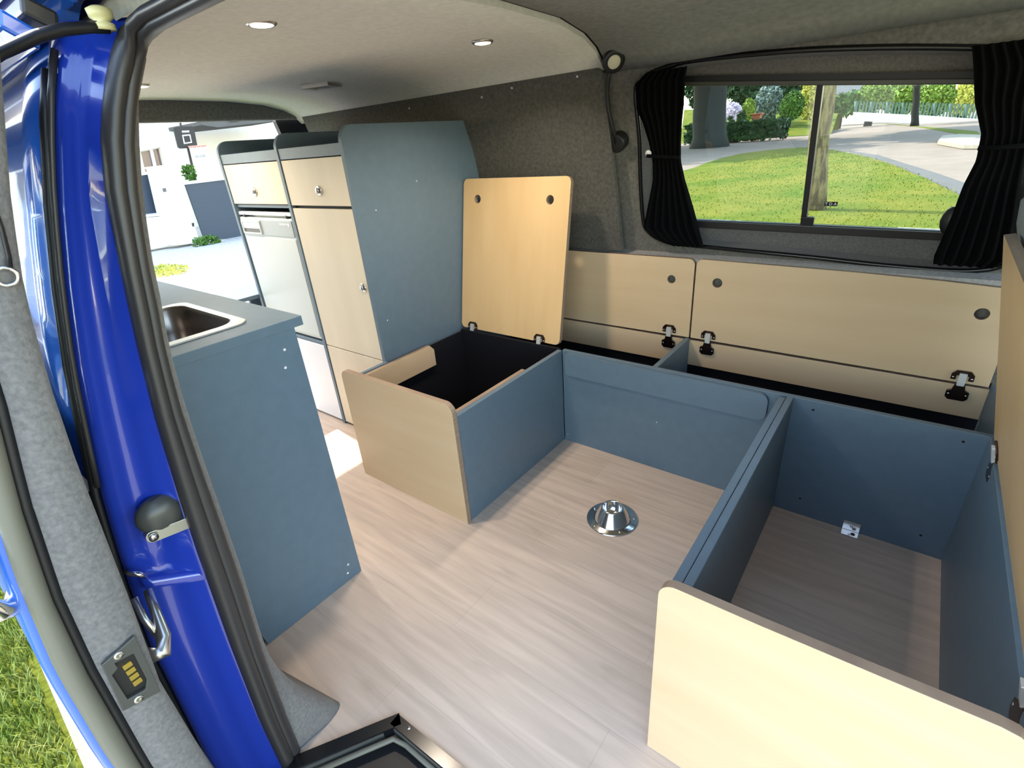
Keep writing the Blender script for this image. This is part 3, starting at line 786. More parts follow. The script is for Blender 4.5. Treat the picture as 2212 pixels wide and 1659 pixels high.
for (x, z) in ((0.925, 0.195), (0.552, 0.36), (0.552, 0.03)):
    obj('screw_cap', MB().lathe((x, 0.919, z), [(0.0, 0), (0.0026, 0), (0.0, 0.001)], -Y, 10), 'white', t)
for (x, z) in ((1.385, 0.372), (1.715, 0.372), (1.40, 0.06), (1.70, 0.06)):
    obj('screw_hole', MB().lathe((x, 0.919, z), [(0.0, 0), (0.0035, 0), (0.0, 0.0006)], -Y, 10), 'black', t)

# ---- box at the front, with the big plywood face
t = thing('storage_box', 'open box with a large plywood front and blue-grey sides, nearest the sliding door', 'storage box', (1.54, 0.45, 0))
fp = [(1.297, 0.0), (1.752, 0.0), (1.752, 0.440), (1.745, 0.462), (1.728, 0.474), (1.71, 0.4765), (1.60, 0.471), (1.45, 0.4645)]
fp += [p for p in rrect(1.297, 1.42, 0.2, 0.462, (0, 0, 0, 0.03)) if p[1] > 0.4 and p[0] < 1.35]
ply_board('front_panel', [fp], (0, 0.0155, 0), X, Z, Y, 0.018, t)
board('side_board', 1.295, 1.3125, 0.0345, 0.9035, 0.0, H, 'blue', t)
board('side_board', 1.3135, 1.331, 0.0345, 0.9180, 0.0, H, 'blue', t)
board('side_board', 1.758, 1.775, 0.0345, 0.9180, 0.0, H, 'blue', t)
lean = Vector((-0.105, 0, 0.472)).normalized(); ln = Vector((-lean.z, 0, lean.x))
LO = Vector((1.764, 0, 0.404))
lid = ply_board('lid', [rrect(0.02, 0.915, 0.0, 0.482, (0.002, 0.002, 0.003, 0.02))], LO, Y, lean, -ln, 0.018, t, 'ply_v')
for y in (0.80, 0.14):
    hinge(lid, LO + Y * y, Y, lean, ln, up2=-Z, nrm2=-X)
t = thing('corner_bracket', 'small silver corner bracket fixing the bench board to the floor inside the front box', 'bracket', (1.545, 0.905, 0))
mb = MB().box(1.522, 1.566, 0.9145, 0.9175, 0.002, 0.036); obj('upright_plate', mb, 'steel', t, bevel=0.0008)
mb = MB().box(1.522, 1.566, 0.888, 0.9140, 0.001, 0.004); obj('floor_plate', mb, 'steel', t, bevel=0.0008)
obj('screw', MB().lathe((1.552, 0.901, 0.004), [(0.0, 0), (0.006, 0), (0.005, 0.002), (0.0, 0.0024)], Z, 14), 'bronze', t)
obj('screw', MB().lathe((1.544, 0.9145, 0.020), [(0.0, 0), (0.004, 0), (0.003, 0.002), (0.0, 0.0024)], -Y, 14), 'chrome', t)

# ---- tall cabinets
def side_prof(y0=0.514):
    top = 1.217
    pts = [(y0, 0.0), (1.2645, 0.0), (1.2645, 0.60)]
    pts += [(1.168 - 0.2 * (z - 1.0), z) for z in (0.70, 0.9, 1.1)] + [(1.104 + 0.0, top)]
    pts += [(y0 + 0.05 - 0.05 * math.sin(a), top - 0.05 + 0.05 * math.cos(a)) for a in [rad(9 * i) for i in range(11)]]
    return pts
def side_panel(x0, x1, parent):
    return obj('side_panel', MB().prism([side_prof()], (x0, 0, 0), Y, Z, X, x1 - x0), 'blue', parent, bevel=0.0018)
def knob(parent, x, z, y=0.5175):
    k = obj('push_knob', MB().lathe((x, y, z), [(0.0, 0.0), (0.017, 0.0), (0.017, 0.004), (0.013, 0.006), (0.012, 0.005), (0.0, 0.005)], -Y, 28), 'chrome', parent)
    obj('knob_button', MB().lathe((x, y - 0.005, z), [(0.0, 0.0), (0.009, 0.0), (0.009, 0.006), (0.007, 0.008), (0.0, 0.008)], -Y, 24), 'steel', k)
    return k
xa0, xa1, xb0, xb1, xc0, xc1 = -0.031, -0.0135, -0.431, -0.4135, -0.889, -0.872
t = thing('tall_cabinet', 'tall blue-grey cabinet with pale wood flap and door, beside the open bench box', 'cabinet', (-0.22, 0.85, 0))
side_panel(xa0, xa1, t); side_panel(xb0, xb1, t)
for (y, z) in ((0.60, 0.945), (0.81, 1.02), (0.56, 0.55)):
    obj('screw_cap', MB().lathe((xa1, y, z), [(0.0, 0), (0.003, 0), (0.0, 0.001)], X, 10), 'white', t)
board('top_shelf', xb1 + 0.0005, xa0 - 0.0005, 0.522, 1.10, 1.148, 1.163, 'recess_shade', t)
board('fascia', xb1 + 0.001, xa0 - 0.001, 0.5175, 0.534, 1.129, 1.166, 'blue', t)
board('top_back', xb1 + 0.001, xa0 - 0.001, 0.98, 0.995, 1.164, 1.21, 'recess_shade', t)
f = board('flap', xb1 + 0.003, xa0 - 0.003, 0.5175, 0.534, 0.969, 1.126, 'cream', t)
knob(f, -0.205, 1.021)
board('shadow_gap', xb1 + 0.001, xa0 - 0.001, 0.532, 0.545, 0.40, 1.1285, 'recess_shade', t)
d = board('door', xb1 + 0.003, xa0 - 0.003, 0.5175, 0.5315, 0.3965, 0.9585, 'cream', t)
knob(d, -0.060, 0.684)
board('lower_panel', xb1 + 0.003, xa0 - 0.003, 0.5175, 0.534, 0.012, 0.3925, 'cream', t)
board('back_panel', xb1 + 0.001, xa0 - 0.001, 1.06, 1.07, 0.0, 1.147, 'recess_shade', t)

t = thing('fridge_cabinet', 'narrower blue-grey cabinet housing the fridge, rearmost of the tall units', 'cabinet', (-0.65, 0.85, 0))
side_panel(xc0, xc1, t)
board('top_shelf', xc1 + 0.0005, xb0 - 0.0005, 0.522, 1.10, 1.148, 1.163, 'recess_shade', t)
board('fascia', xc1 + 0.001, xb0 - 0.001, 0.5175, 0.534, 1.129, 1.166, 'blue', t)
board('top_back', xc1 + 0.001, xb0 - 0.001, 0.98, 0.995, 1.164, 1.21, 'recess_shade', t)
f = board('flap', xc1 + 0.003, xb0 - 0.003, 0.5175, 0.534, 0.972, 1.126, 'cream', t)
knob(f, -0.662, 1.021)
board('shelf', xc1 + 0.0005, xb0 - 0.0005, 0.525, 1.06, 0.957, 0.969, 'blue', t)
board('fridge_shelf', xc1 + 0.0005, xb0 - 0.0005, 0.522, 1.06, 0.388, 0.402, 'blue', t)
board('lower_panel', xc1 + 0.003, xb0 - 0.003, 0.5175, 0.534, 0.012, 0.384, 'white', t)
board('back_panel', xc1 + 0.001, xb0 - 0.001, 1.06, 1.07, 0.0, 1.147, 'recess_shade', t)

t = thing('fridge', 'white compartment fridge with grey control strip, built into the rearmost tall cabinet', 'fridge', (-0.65, 0.80, 0.403))
board('body', -0.868, -0.435, 0.545, 1.04, 0.403, 0.925, 'fridge_white', t)
board('top_bar', -0.868, -0.435, 0.522, 0.544, 0.926, 0.940, 'white', t, 0.003)
for x in (-0.82, -0.48):
    obj('hinge_cap', MB().ball((x, 0.530, 0.924), 0.016, 0.012, 0.008, 14), 'black', t)
d = board('door', -0.868, -0.436, 0.520, 0.543, 0.412, 0.918, 'fridge_white', t, 0.006)
board('control_strip', -0.852, -0.446, 0.5165, 0.5205, 0.846, 0.910, 'fridge_grey', d, 0.002)
hd = obj('handle_cup', MB().prism([rrect(-0.846, -0.690, 0.850, 0.906, 0.004), rrect(-0.838, -0.696, 0.856, 0.898, 0.003)], (0, 0.5165, 0), X, Z, -Y, 0.006), 'fridge_white', d, bevel=0.0015)
board('handle_flap', -0.837, -0.697, 0.512, 0.516, 0.872, 0.8975, 'white', hd, 0.002)
board('handle_pocket', -0.837, -0.697, 0.5155, 0.5163, 0.857, 0.872, 'latch_grey', hd, 0.0)
for k in range(7):
    x = -0.535 + 0.008 * k
    obj('badge_letter', MB().box(x, x + 0.0055, 0.5155, 0.5165, 0.8925, 0.900), 'white', d)
obj('badge_emblem', MB().prism([[(-0.470, 0.902), (-0.478, 0.898), (-0.476, 0.889), (-0.466, 0.887), (-0.462, 0.896)]], (0, 0.5165, 0), X, Z, -Y, 0.001), 'white', d)
board('door_panel', -0.856, -0.446, 0.5170, 0.5205, 0.424, 0.838, 'fridge_white', d, 0.004)

# ---- low unit at the very back
t = thing('low_shelf', 'low blue-grey shelf unit at the tailgate, between the sink unit and the fridge cabinet', 'shelf unit', (-1.0, 0.5, 0))
board('shelf_top', -1.125, -0.895, 0.36, 1.10, 0.548, 0.566, 'blue', t)
board('support_panel', -1.10, -1.082, 0.55, 1.08, 0.0, 0.5475, 'blue', t)

# ---- sink unit
t = thing('kitchen_unit', 'blue-grey sink cabinet behind the door pillar, end panel facing the door', 'cabinet', (0.0, -0.18, 0))
ends = [(-0.017, 0.0), (-0.017, 0.7765), (-0.346, 0.7765), (-0.346, 0.30), (-0.34, 0.16), (-0.325, 0.06), (-0.315, 0.0)]
obj('end_panel', MB().prism([ends[::-1]], (0.384, 0, 0), Y, Z, X, 0.018), 'blue', t, bevel=0.0015)
for (y, z) in ((-0.055, 0.732), (-0.065, 0.690), (-0.052, 0.055), (-0.060, 0.028)):
    obj('screw_cap', MB().lathe((0.402, y, z), [(0.0, 0.0), (0.0035, 0.0), (0.003, 0.0012), (0.0, 0.0014)], X, 12), 'white', t)
board('front_panel', -1.06, 0.3835, -0.035, -0.017, 0.02, 0.776, 'blue', t)
board('end_panel', -1.08, -1.062, -0.345, -0.017, 0.0, 0.776, 'blue', t)
wt = obj('worktop', MB().prism([[(-1.08, -0.352), (0.412, -0.352), (0.412, 0.002), (-1.08, 0.002)], rrect(-0.018, 0.334, -0.335, -0.095, 0.04)], (0, 0, 0.777), X, Y, Z, 0.023), 'blue', None, bevel=0.0015)
tag(wt, 'blue-grey worktop with a sink cut into it, on the cabinet behind the door pillar', 'worktop')
t = thing('sink', 'square stainless steel sink with a dark bowl, set into the blue-grey worktop', 'sink', (0.16, -0.22, 0.68))
rim = [rrect(-0.030, 0.346, -0.347, -0.083, 0.035), rrect(-0.008, 0.318, -0.330, -0.103, 0.045)]
obj('rim', MB().prism(rim, (0, 0, 0.8003), X, Y, Z, 0.004), 'steel', t, bevel=0.0015)
rg = []
for (z, d) in ((0.802, 0.0), (0.796, 0.003), (0.74, 0.008), (0.69, 0.014), (0.675, 0.030), (0.671, 0.06)):
    rg.append([(x, y, z) for x, y in rrect(-0.008 + d, 0.318 - d, -0.330 + d, -0.103 - d, 0.045)])
M['sink_bowl'] = principled('stainless_bowl', (0.30, 0.28, 0.27, 1), 0.3, 1.0)
mb = MB().loft(rg, True, False, 0, True, True); mb.add(rg[-1], [tuple(range(len(rg[-1])))], 0)
obj('bowl', mb, 'sink_bowl', t)
obj('drain', MB().lathe((0.155, -0.226, 0.6715), [(0.0, 0), (0.03, 0), (0.03, 0.002), (0.02, 0.003), (0.0, 0.001)], Z, 24), 'chrome', t)

# ---- table leg socket
t = thing('table_leg_socket', 'round chrome table leg socket screwed to the wooden floor', 'socket', (0.924, 0.588, 0))
c = (0.924, 0.588, 0.0)
obj('flange', MB().lathe(c, [(0.0, 0.0), (0.083, 0.0), (0.083, 0.002), (0.080, 0.0045), (0.0, 0.0045)], Z, 48), 'chrome', t)
obj('cone', MB().lathe(c, [(0.060, 0.0045), (0.058, 0.009), (0.036, 0.046), (0.034, 0.049), (0.031, 0.049), (0.030, 0.044), (0.029, 0.012), (0.0, 0.012)], Z, 48), 'chrome', t)
for k in range(5):
    a = 2 * math.pi * k / 5 + 0.5
    obj('screw', MB().lathe((c[0] + 0.070 * math.cos(a), c[1] + 0.070 * math.sin(a), 0.0045), [(0.0, 0), (0.0045, 0), (0.004, 0.0015), (0.0, 0.002)], Z, 12), 'steel', t)

# ---- reading lamp
t = thing('reading_lamp', 'black gooseneck reading lamp on the felt wall beside the window curtain', 'lamp', (0.626, wy(1.096), 1.096))
wn = Vector((0, -1, -0.30)).normalized()
b0 = Vector((0.631, wy(1.096) - 0.026, 1.098))
obj('wall_base', MB().lathe(b0, [(0.0, -0.03), (0.031, -0.03), (0.031, 0.012), (0.028, 0.016), (0.0, 0.016)], wn, 32), 'black', t, bevel=0.001)
pts = [b0 + wn * 0.010, Vector((0.630, wy(1.13) - 0.040, 1.125)), Vector((0.627, wy(1.16) - 0.048, 1.16)), Vector((0.624, wy(1.20) - 0.052, 1.20)), Vector((0.626, wy(1.24) - 0.054, 1.245)), Vector((0.636, wy(1.28) - 0.054, 1.285)), Vector((0.651, wy(1.31) - 0.054, 1.310))]
obj('gooseneck', MB().tube(pts, 0.0066, 12), 'black', t)
hd_n = Vector((0.62, -0.62, -0.48)).normalized()
hc = Vector((0.662, wy(1.33) - 0.056, 1.328))
hd = obj('lamp_head', MB().lathe(hc - hd_n * 0.008, [(0.0, 0.0), (0.028, 0.0), (0.034, 0.005), (0.034, 0.016), (0.032, 0.018), (0.022, 0.018), (0.0, 0.017)], hd_n, 32), 'black', t)
obj('lens', MB().lathe(hc + hd_n * 0.0095, [(0.0, 0.0), (0.0205, 0.0), (0.0195, 0.002), (0.0, 0.003)], hd_n, 32), 'lens_off', hd)

# ---- ceiling lamps
def spot(x, y, z, label):
    t = thing('ceiling_spotlight', label, 'ceiling light', (x, y, z - 0.01), 'round ceiling spotlights')
    obj('bezel', MB().lathe((x, y, z), [(0.022, 0.0), (0.032, 0.0), (0.031, -0.004), (0.027, -0.007), (0.022, -0.006), (0.022, -0.002)], Z, 32), 'steel', t)
    obj('lens', MB().lathe((x, y, z - 0.002), [(0.0, 0.0), (0.0225, 0.0), (0.022, -0.005), (0.014, -0.0065), (0.0, -0.007)], Z, 32), 'lamp_on', t)
spot(0.345, 0.118, 1.389, 'lit round ceiling spotlight nearest the sliding door')
spot(0.42, 0.74, 1.391, 'lit round ceiling spotlight nearer the window wall, above the bench boxes')
spot(-0.664, 0.225, 1.391, 'lit round ceiling spotlight at the rear, half hidden by the door seal')
t = thing('ceiling_vent', 'small silver rectangular ceiling vent above the tall cabinets', 'vent', (-0.484, 0.808, 1.385))
def cb(x0, x1, y0, y1, z0, z1):
    ang = rad(18); c = Vector((-0.484, 0.808, 0)); R2 = Matrix.Rotation(ang, 3, 'Z')
    mb = MB().box(x0, x1, y0, y1, z0, z1); mb.v = [tuple(R2 @ Vector((p[0], p[1], 0)) + c + Vector((0, 0, p[2]))) for p in mb.v]
    return mb
fr = MB()
for b in ((-0.065, 0.065, -0.042, -0.030, 1.374, 1.388), (-0.065, 0.065, 0.030, 0.042, 1.374, 1.388), (-0.065, -0.045, -0.030, 0.030, 1.374, 1.388), (0.045, 0.065, -0.030, 0.030, 1.374, 1.388)):
    k = cb(*b); fr.add(k.v, k.f)
obj('frame', fr, 'steel', t)
obj('grille', cb(-0.046, 0.046, -0.031, 0.031, 1.378, 1.386), 'latch_grey', t)

# ---- front seat behind the leaning lid
t = thing('front_seat', 'grey upholstered front seat behind the leaning wooden lid', 'seat', (1.80, 0.78, 0))
rg = []
for i in range(15):
    f = i / 14; z = 0.30 + 0.68 * f
    hw = 0.20 * (1 - 0.12 * f) * (math.sqrt(max(0.0, 1 - max(0, (f - 0.75) / 0.25) ** 2)) * 0.9 + 0.1)
    th = 0.065 * (math.sqrt(max(0.0, 1 - max(0, (f - 0.8) / 0.2) ** 2)) * 0.8 + 0.2)
    cx = 1.955 - 0.245 * f
    R = []
    for k in range(24):
        a = 2 * math.pi * k / 24
        ca, sa = math.cos(a), math.sin(a)
        R.append((cx + th * math.copysign(abs(ca) ** 0.6, ca), 0.93 + hw * math.copysign(abs(sa) ** 0.5, sa), z))
    rg.append(R)
obj('backrest', MB().loft(rg, True, True), 'seat', t)
rg = []
for i in range(9):
    f = i / 8; e = math.sqrt(max(0.02, 1 - (2 * f - 1) ** 4))
    z = 0.20 + 0.13 * f
    rg.append([(2.07 + 0.25 * e * math.copysign(abs(math.cos(a)) ** 0.5, math.cos(a)), 0.86 + 0.24 * e * math.copysign(abs(math.sin(a)) ** 0.5, math.sin(a)), z) for a in [2 * math.pi * k / 24 for k in range(24)]])
obj('cushion', MB().loft(rg, True, True), 'seat', t)
obj('pedestal', MB().box(1.87, 2.25, 0.66, 1.06, -0.03, 0.20), 'black', t, bevel=0.01)


# ================================================================== OUTSIDE
G = -0.62
def leafmat(name, c1, c2, sc=1.2):
    m = noisy(name, c1, c2, sc, rough=0.6, detail=5, spec=0.2)
    return m
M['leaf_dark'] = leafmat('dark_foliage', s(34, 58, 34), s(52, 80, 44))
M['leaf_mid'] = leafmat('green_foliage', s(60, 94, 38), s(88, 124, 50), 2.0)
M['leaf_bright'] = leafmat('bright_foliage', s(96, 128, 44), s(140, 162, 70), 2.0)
M['leaf_yellow'] = leafmat('yellow_green_foliage', s(176, 180, 74), s(206, 200, 104), 1.5)
M['leaf_grey'] = leafmat('grey_green_foliage', s(96, 116, 112), s(132, 150, 142), 2.0)
M['leaf_lilac'] = leafmat('pale_lilac_blossom', s(226, 220, 236), s(190, 180, 214), 5.0)
M['bark'] = noisy('pale_bark', s(122, 108, 66), s(70, 60, 36), 3, (5, 5, 1.0), rough=0.95, bump=1.0, bscale=14, dist=0.03, lo=0.42, hi=0.6)
M['bark_dark'] = noisy('dark_bark', s(26, 30, 28), s(36, 38, 34), 3, (4, 4, 1), rough=0.95)
M['grass'] = noisy('lawn', s(70, 94, 18), s(112, 110, 40), 0.7, rough=0.9, detail=10, bump=0.6, bscale=30, spec=0.1, dist=0.03)
M['blade'] = noisy('grass_blades', s(112, 136, 48), s(160, 162, 88), 6.0, rough=0.7, spec=0.2)
M['gravel'] = noisy('pale_gravel', s(206, 200, 192), s(178, 171, 162), 14.0, rough=0.95, detail=10, bump=0.4, bscale=60, spec=0.1, dist=0.01)
M['road'] = noisy('worn_asphalt', s(140, 126, 114), s(128, 115, 104), 1.0, rough=0.95, spec=0.1)
M['pavement'] = noisy('grey_pavement', s(104, 102, 100), s(96, 94, 92), 2.0, rough=0.95, spec=0.1)
M['render'] = noisy('cream_render', s(236, 228, 212), s(228, 220, 204), 1.5, rough=0.95, bump=0.1, bscale=40, spec=0.1)
M['render_white'] = noisy('white_render', s(236, 234, 232), s(222, 220, 216), 2.0, rough=0.95, spec=0.1)
M['gate'] = noisy('slate_blue_gate', s(44, 56, 71), s(48, 60, 75), 1, (1, 1, 30), rough=0.45)
M['roof_tile'] = noisy('grey_roof', s(150, 150, 152), s(130, 130, 132), 2, (1, 1, 8), rough=0.9)
M['netgreen'] = glass('green_mesh', (0.45, 0.60, 0.56, 1)); 
M['mesh_fence'] = principled('green_mesh_fence', s(86, 112, 100), 0.8)
M['terracotta'] = principled('terracotta', s(150, 90, 66), 0.8)
M['pane_dark'] = principled('dark_house_pane', s(120, 100, 96), 0.1)
M['rim_orange'] = principled('orange_rim', s(236, 150, 130), 0.5)

# ---- ground surfaces
mb = MB().box(-160, 120, -60, 180, -0.9, G - 0.02)
struct('ground', mb, 'road', 'pale worn asphalt street and ground around the van')
def slab(name, pts, z, t, mat, label):
    return struct(name, MB().prism([pts], (0, 0, z - t), X, Y, Z, t), mat, label)
slab('gravel_yard', [(-60, -12), (-3.2, -12), (-3.2, 1.9), (-4.5, 7.5), (-60, 9)], G, 0.018, 'gravel', 'bright gravel yard behind the van')
slab('lawn', [(-3.2, -30), (30, -30), (30, 0.9), (-3.2, 1.9)], G, 0.019, 'grass', 'sunny lawn beside the sliding door')
gp = [(1465, 372), (1500, 362), (1530, 350), (1560, 341), (1600, 332), (1650, 325), (1700, 320), (1745, 318), (1800, 324), (1860, 336), (1910, 350), (1950, 365), (2000, 386), (2050, 410), (2110, 442), (2200, 495)]
def gxy(u, v): p = at(u, v, 'z', G); return (p.x, p.y)
verge = [gxy(*p) for p in gp]
M['concrete'] = noisy('pale_concrete', s(160, 152, 140), s(146, 139, 127), 3.0, rough=0.95, spec=0.1)
slab('bounce_drive', [(-1.0, -0.62), (-1.0, -0.755), (0.05, -0.775), (0.15, -7), (9, -7), (9, -0.62)], G + 0.004, 0.02, 'concrete', 'pale concrete strip beside the sliding door, widened out of view to bounce light')  # narrow strip is real; the wide unseen part is added to bounce light indoors
slab('grass_verge', [(-3.1, 3.0), (-4.6, 8.0)] + verge + [(3.0, 3.0)], G, 0.018, 'grass', 'sunny grass verge outside the side window')
pv = [(1835, 325), (1900, 335), (1960, 354), (2020, 372), (2090, 396), (2150, 420)]
pvb = [(2200, 486), (2110, 439), (2050, 407), (2000, 384), (1950, 363), (1910, 348), (1860, 334), (1835, 329)]
slab('footpath', [gxy(*p) for p in pv + pvb], G - 0.008, 0.011, 'pavement', 'grey footpath along the grass verge')
slab('grass_strip', [gxy(*p) for p in ((1868, 263), (2110, 283), (2130, 300), (2112, 297), (1990, 275))], G - 0.006, 0.012, 'grass', 'strip of grass below the low garden wall')

# ---- grass blades beside the door and in front of the rear (real blades, uncountable)
def blades(name, areas, label, hmin, hmax, wd):
    mb = MB()
    for (x0, x1, y0, y1, n) in areas:
        for _ in range(n):
            x, y = random.uniform(x0, x1), random.uniform(y0, y1)
            h = random.uniform(hmin, hmax); a = random.uniform(0, 6.283); l = random.uniform(0.1, 0.8) * h
            dx, dy = math.cos(a), math.sin(a); px, py = -dy * wd, dx * wd
            b = len(mb.v)
            mb.v += [(x - px, y - py, G), (x + px, y + py, G), (x + dx * l * .4 + px * .8, y + dy * l * .4 + py * .8, G + h * .6), (x + dx * l * .4 - px * .8, y + dy * l * .4 - py * .8, G + h * .6), (x + dx * l, y + dy * l, G + h)]
            mb.f += [(b, b + 1, b + 2, b + 3), (b + 3, b + 2, b + 4)]; mb.m += [0, 0]; mb.sm += [False, False]
    o = obj(name, mb, 'blade', weld=False)
    return tag(o, label, 'grass', kind='stuff')
blades('lawn_grass', [(-2.2, 0.1, -1.7, -0.78, 17000), (-2.2, -1.0, -0.78, -0.30, 3500), (-1.0, 1.0, -0.60, -0.30, 4000), (-3.2, -2.0, -2.4, 0.2, 6000)], 'short bright grass growing beside the sliding door', 0.02, 0.06, 0.0028)
M['blade_verge'] = noisy('verge_grass_blades', s(88, 116, 30), s(136, 132, 58), 0.9, rough=0.8, spec=0.15)
def inside(x, y, poly):
    c = False
    for k in range(len(poly)):
        (x1, y1), (x2, y2) = poly[k - 1], poly[k]
        if (y1 > y) != (y2 > y) and x < (x2 - x1) * (y - y1) / (y2 - y1) + x1: c = not c
    return c
def verge_tufts():
    mb = MB()
    for _ in range(20000):
        y = 4.5 + 30 * random.random() ** 1.7; x = random.uniform(-6, 2.2)
        if not inside(x - 0.1, y, verge) or (x + 0.25) ** 2 + (y - 11.7) ** 2 < 0.16: continue
        h = random.uniform(0.015, 0.045); a_ = random.uniform(0, 6.283); wd = 0.004 + 0.0005 * y
        dx, dy = math.cos(a_), math.sin(a_); b = len(mb.v)
        mb.v += [(x - dy * wd, y + dx * wd, G), (x + dy * wd, y - dx * wd, G), (x + dx * h * .9, y + dy * h * .9, G + h)]
        mb.f.append((b, b + 1, b + 2)); mb.m.append(0); mb.sm.append(False)
    return mb
verge = [(-3.1, 3.0), (-4.6, 8.0)] + verge + [(3.0, 3.0)]
tag(obj('verge_grass', verge_tufts(), 'blade_verge', weld=False), 'short tufts of grass on the sunny verge outside the window', 'grass', kind='stuff')
def foliage(mb, c, r, n, size, mat=0, shell=0.55):
    c = Vector(c)
    for _ in range(n):
        while True:
            d = Vector((random.uniform(-1, 1), random.uniform(-1, 1), random.uniform(-1, 1)))
            if shell < d.length < 1: break
        p = c + Vector((d.x * r[0], d.y * r[1], d.z * r[2]))
        a = Vector((random.gauss(0, 1), random.gauss(0, 1), random.gauss(0, 1))).normalized() + d * 0.8
        a.normalize(); e1 = a.orthogonal().normalized(); e2 = a.cross(e1)
        t = random.uniform(0, 6.283); f1 = e1 * math.cos(t) + e2 * math.sin(t); f2 = a.cross(f1)
        sz = size * random.uniform(0.6, 1.3); b = len(mb.v)
        mb.v += [tuple(p + f1 * sz), tuple(p + f2 * sz * 0.55), tuple(p - f1 * sz), tuple(p - f2 * sz * 0.55)]
        mb.f.append((b, b + 1, b + 2, b + 3)); mb.m.append(mat); mb.sm.append(False)
    return mb
def shrub(name, label, px0, px1, v0, v1, yy, n, mat, group=None, cat='shrub', trunk=None, depth=0.8, core=True, boxy=False, size=None):
    "foliage mass standing at distance y = yy, spanning the given field of view"
    a, b = at(px0, (v0 + v1) / 2, 'y', yy), at(px1, (v0 + v1) / 2, 'y', yy)
    zt, zb = at((px0 + px1) / 2, v0, 'y', yy).z, at((px0 + px1) / 2, v1, 'y', yy).z
    zb = max(zb, G) if trunk is None else zb
    cx, rx, cz, rz = (a.x + b.x) / 2, abs(b.x - a.x) / 2, (zt + zb) / 2, (zt - zb) / 2
    root = thing(name, label, cat, (cx, yy, G), group)
    mb = MB(); sz = size or max(rx, rz) * 0.11
    if boxy:
        k = 0
        for _ in range(n):
            p = (cx + random.uniform(-rx, rx), yy + random.uniform(-depth * rz, depth * rz), cz + random.uniform(-rz, rz * random.uniform(0.85, 1.08)))
            foliage(mb, p, (sz, sz, sz), 1, sz, shell=0.0)
        mb.box(cx - rx * .97, cx + rx * .97, yy - depth * rz * .6, yy + depth * rz * .9, zb, zt - rz * .12)
    else:
        foliage(mb, (cx, yy, cz), (rx, rx * depth, rz), n, sz)
        if core: mb.ball((cx, yy, cz), rx * .72, rx * depth * .72, rz * .74, 12)
    obj('foliage', mb, mat, root, weld=False)
    if trunk or zb > G + 0.05:
        obj('trunk', MB().tube([(cx, yy, G - 0.02), (cx + 0.03, yy, (G + cz) / 2), (cx, yy, cz)], [trunk or rx * 0.12, (trunk or rx * .12) * .85, (trunk or rx * .12) * 0.6], 10), 'bark_dark', root)
    return root

# ---- through the side window
def tree(name, label, bu, bv, tu, tv, w0, w1, mat, crown, crown_r, n, leaf, leafmat_, group=None, yb=None):
    b = at(bu, bv, 'z', G) if yb is None else at(bu, bv, 'y', yb); b.z = G
    tp = at(tu, tv, 'y', b.y)
    d = (tp - b); ex = b + d * (crown[2] / max(0.1, d.z))
    root = thing(name, label, 'tree', (b.x, b.y, G), group)
    pts = [b + (ex - b) * (i / 10) + Vector((0.03 * math.sin(i * 1.7), 0.02 * math.cos(i * 2.1), 0)) for i in range(11)]
    pts[0].z = G - 0.05
    obj('trunk', MB().tube(pts, [w0 * (1.25 if i == 0 else 1) * (1 - i / 10) + w1 * i / 10 for i in range(11)], 16), mat, root)
    mb = foliage(MB(), (b.x + crown[0], b.y + crown[1], G + crown[2] + crown_r[2] * 0.6), crown_r, n, leaf, shell=0.0)
    obj('crown', mb, leafmat_, root, weld=False)
    return root
tree('verge_tree', 'rough barked tree trunk standing on the sunny verge outside the side window', 1757, 452, 1782, 190, 0.19, 0.165, 'bark', (0.3, 0.5, 4.6), (2.2, 2.2, 1.6), 700, 0.22, 'leaf_bright')
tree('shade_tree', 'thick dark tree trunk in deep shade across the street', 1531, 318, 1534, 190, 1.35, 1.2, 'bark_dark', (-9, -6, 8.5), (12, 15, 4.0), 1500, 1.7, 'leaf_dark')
tree('street_tree', 'thin dark tree trunk on the grass strip before the garden wall', 1975, 272, 1980, 200, 0.34, 0.26, 'bark_dark', (0.4, 0, 5.2), (4.2, 4.0, 2.4), 1100, 0.32, 'leaf_mid')
tree('plane_tree', 'tree whose trunk is hidden behind the verge tree and whose shade falls on the street', 1778, 292, 1780, 200, 0.3, 0.28, 'bark_dark', (0.8, 0, 9.5), (6.0, 14, 3.0), 1300, 1.6, 'leaf_mid', yb=50)
hg = 'dark clipped hedge in the shade across the street'
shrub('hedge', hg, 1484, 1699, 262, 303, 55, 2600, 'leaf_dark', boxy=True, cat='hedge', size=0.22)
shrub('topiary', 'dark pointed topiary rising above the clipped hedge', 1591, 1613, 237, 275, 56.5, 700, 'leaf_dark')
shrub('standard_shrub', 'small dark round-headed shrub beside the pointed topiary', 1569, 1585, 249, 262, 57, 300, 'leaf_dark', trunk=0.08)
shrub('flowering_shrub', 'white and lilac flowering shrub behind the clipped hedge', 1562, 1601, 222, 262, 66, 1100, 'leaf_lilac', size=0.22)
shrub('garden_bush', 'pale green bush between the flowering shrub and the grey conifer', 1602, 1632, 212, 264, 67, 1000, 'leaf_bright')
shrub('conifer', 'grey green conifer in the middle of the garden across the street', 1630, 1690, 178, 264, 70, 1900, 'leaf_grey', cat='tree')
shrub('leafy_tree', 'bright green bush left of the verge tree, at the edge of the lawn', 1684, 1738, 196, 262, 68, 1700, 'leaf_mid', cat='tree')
shrub('weeping_tree', 'yellow green weeping tree seen behind the window bar', 1730, 1772, 160, 262, 72, 1700, 'leaf_yellow', cat='tree')
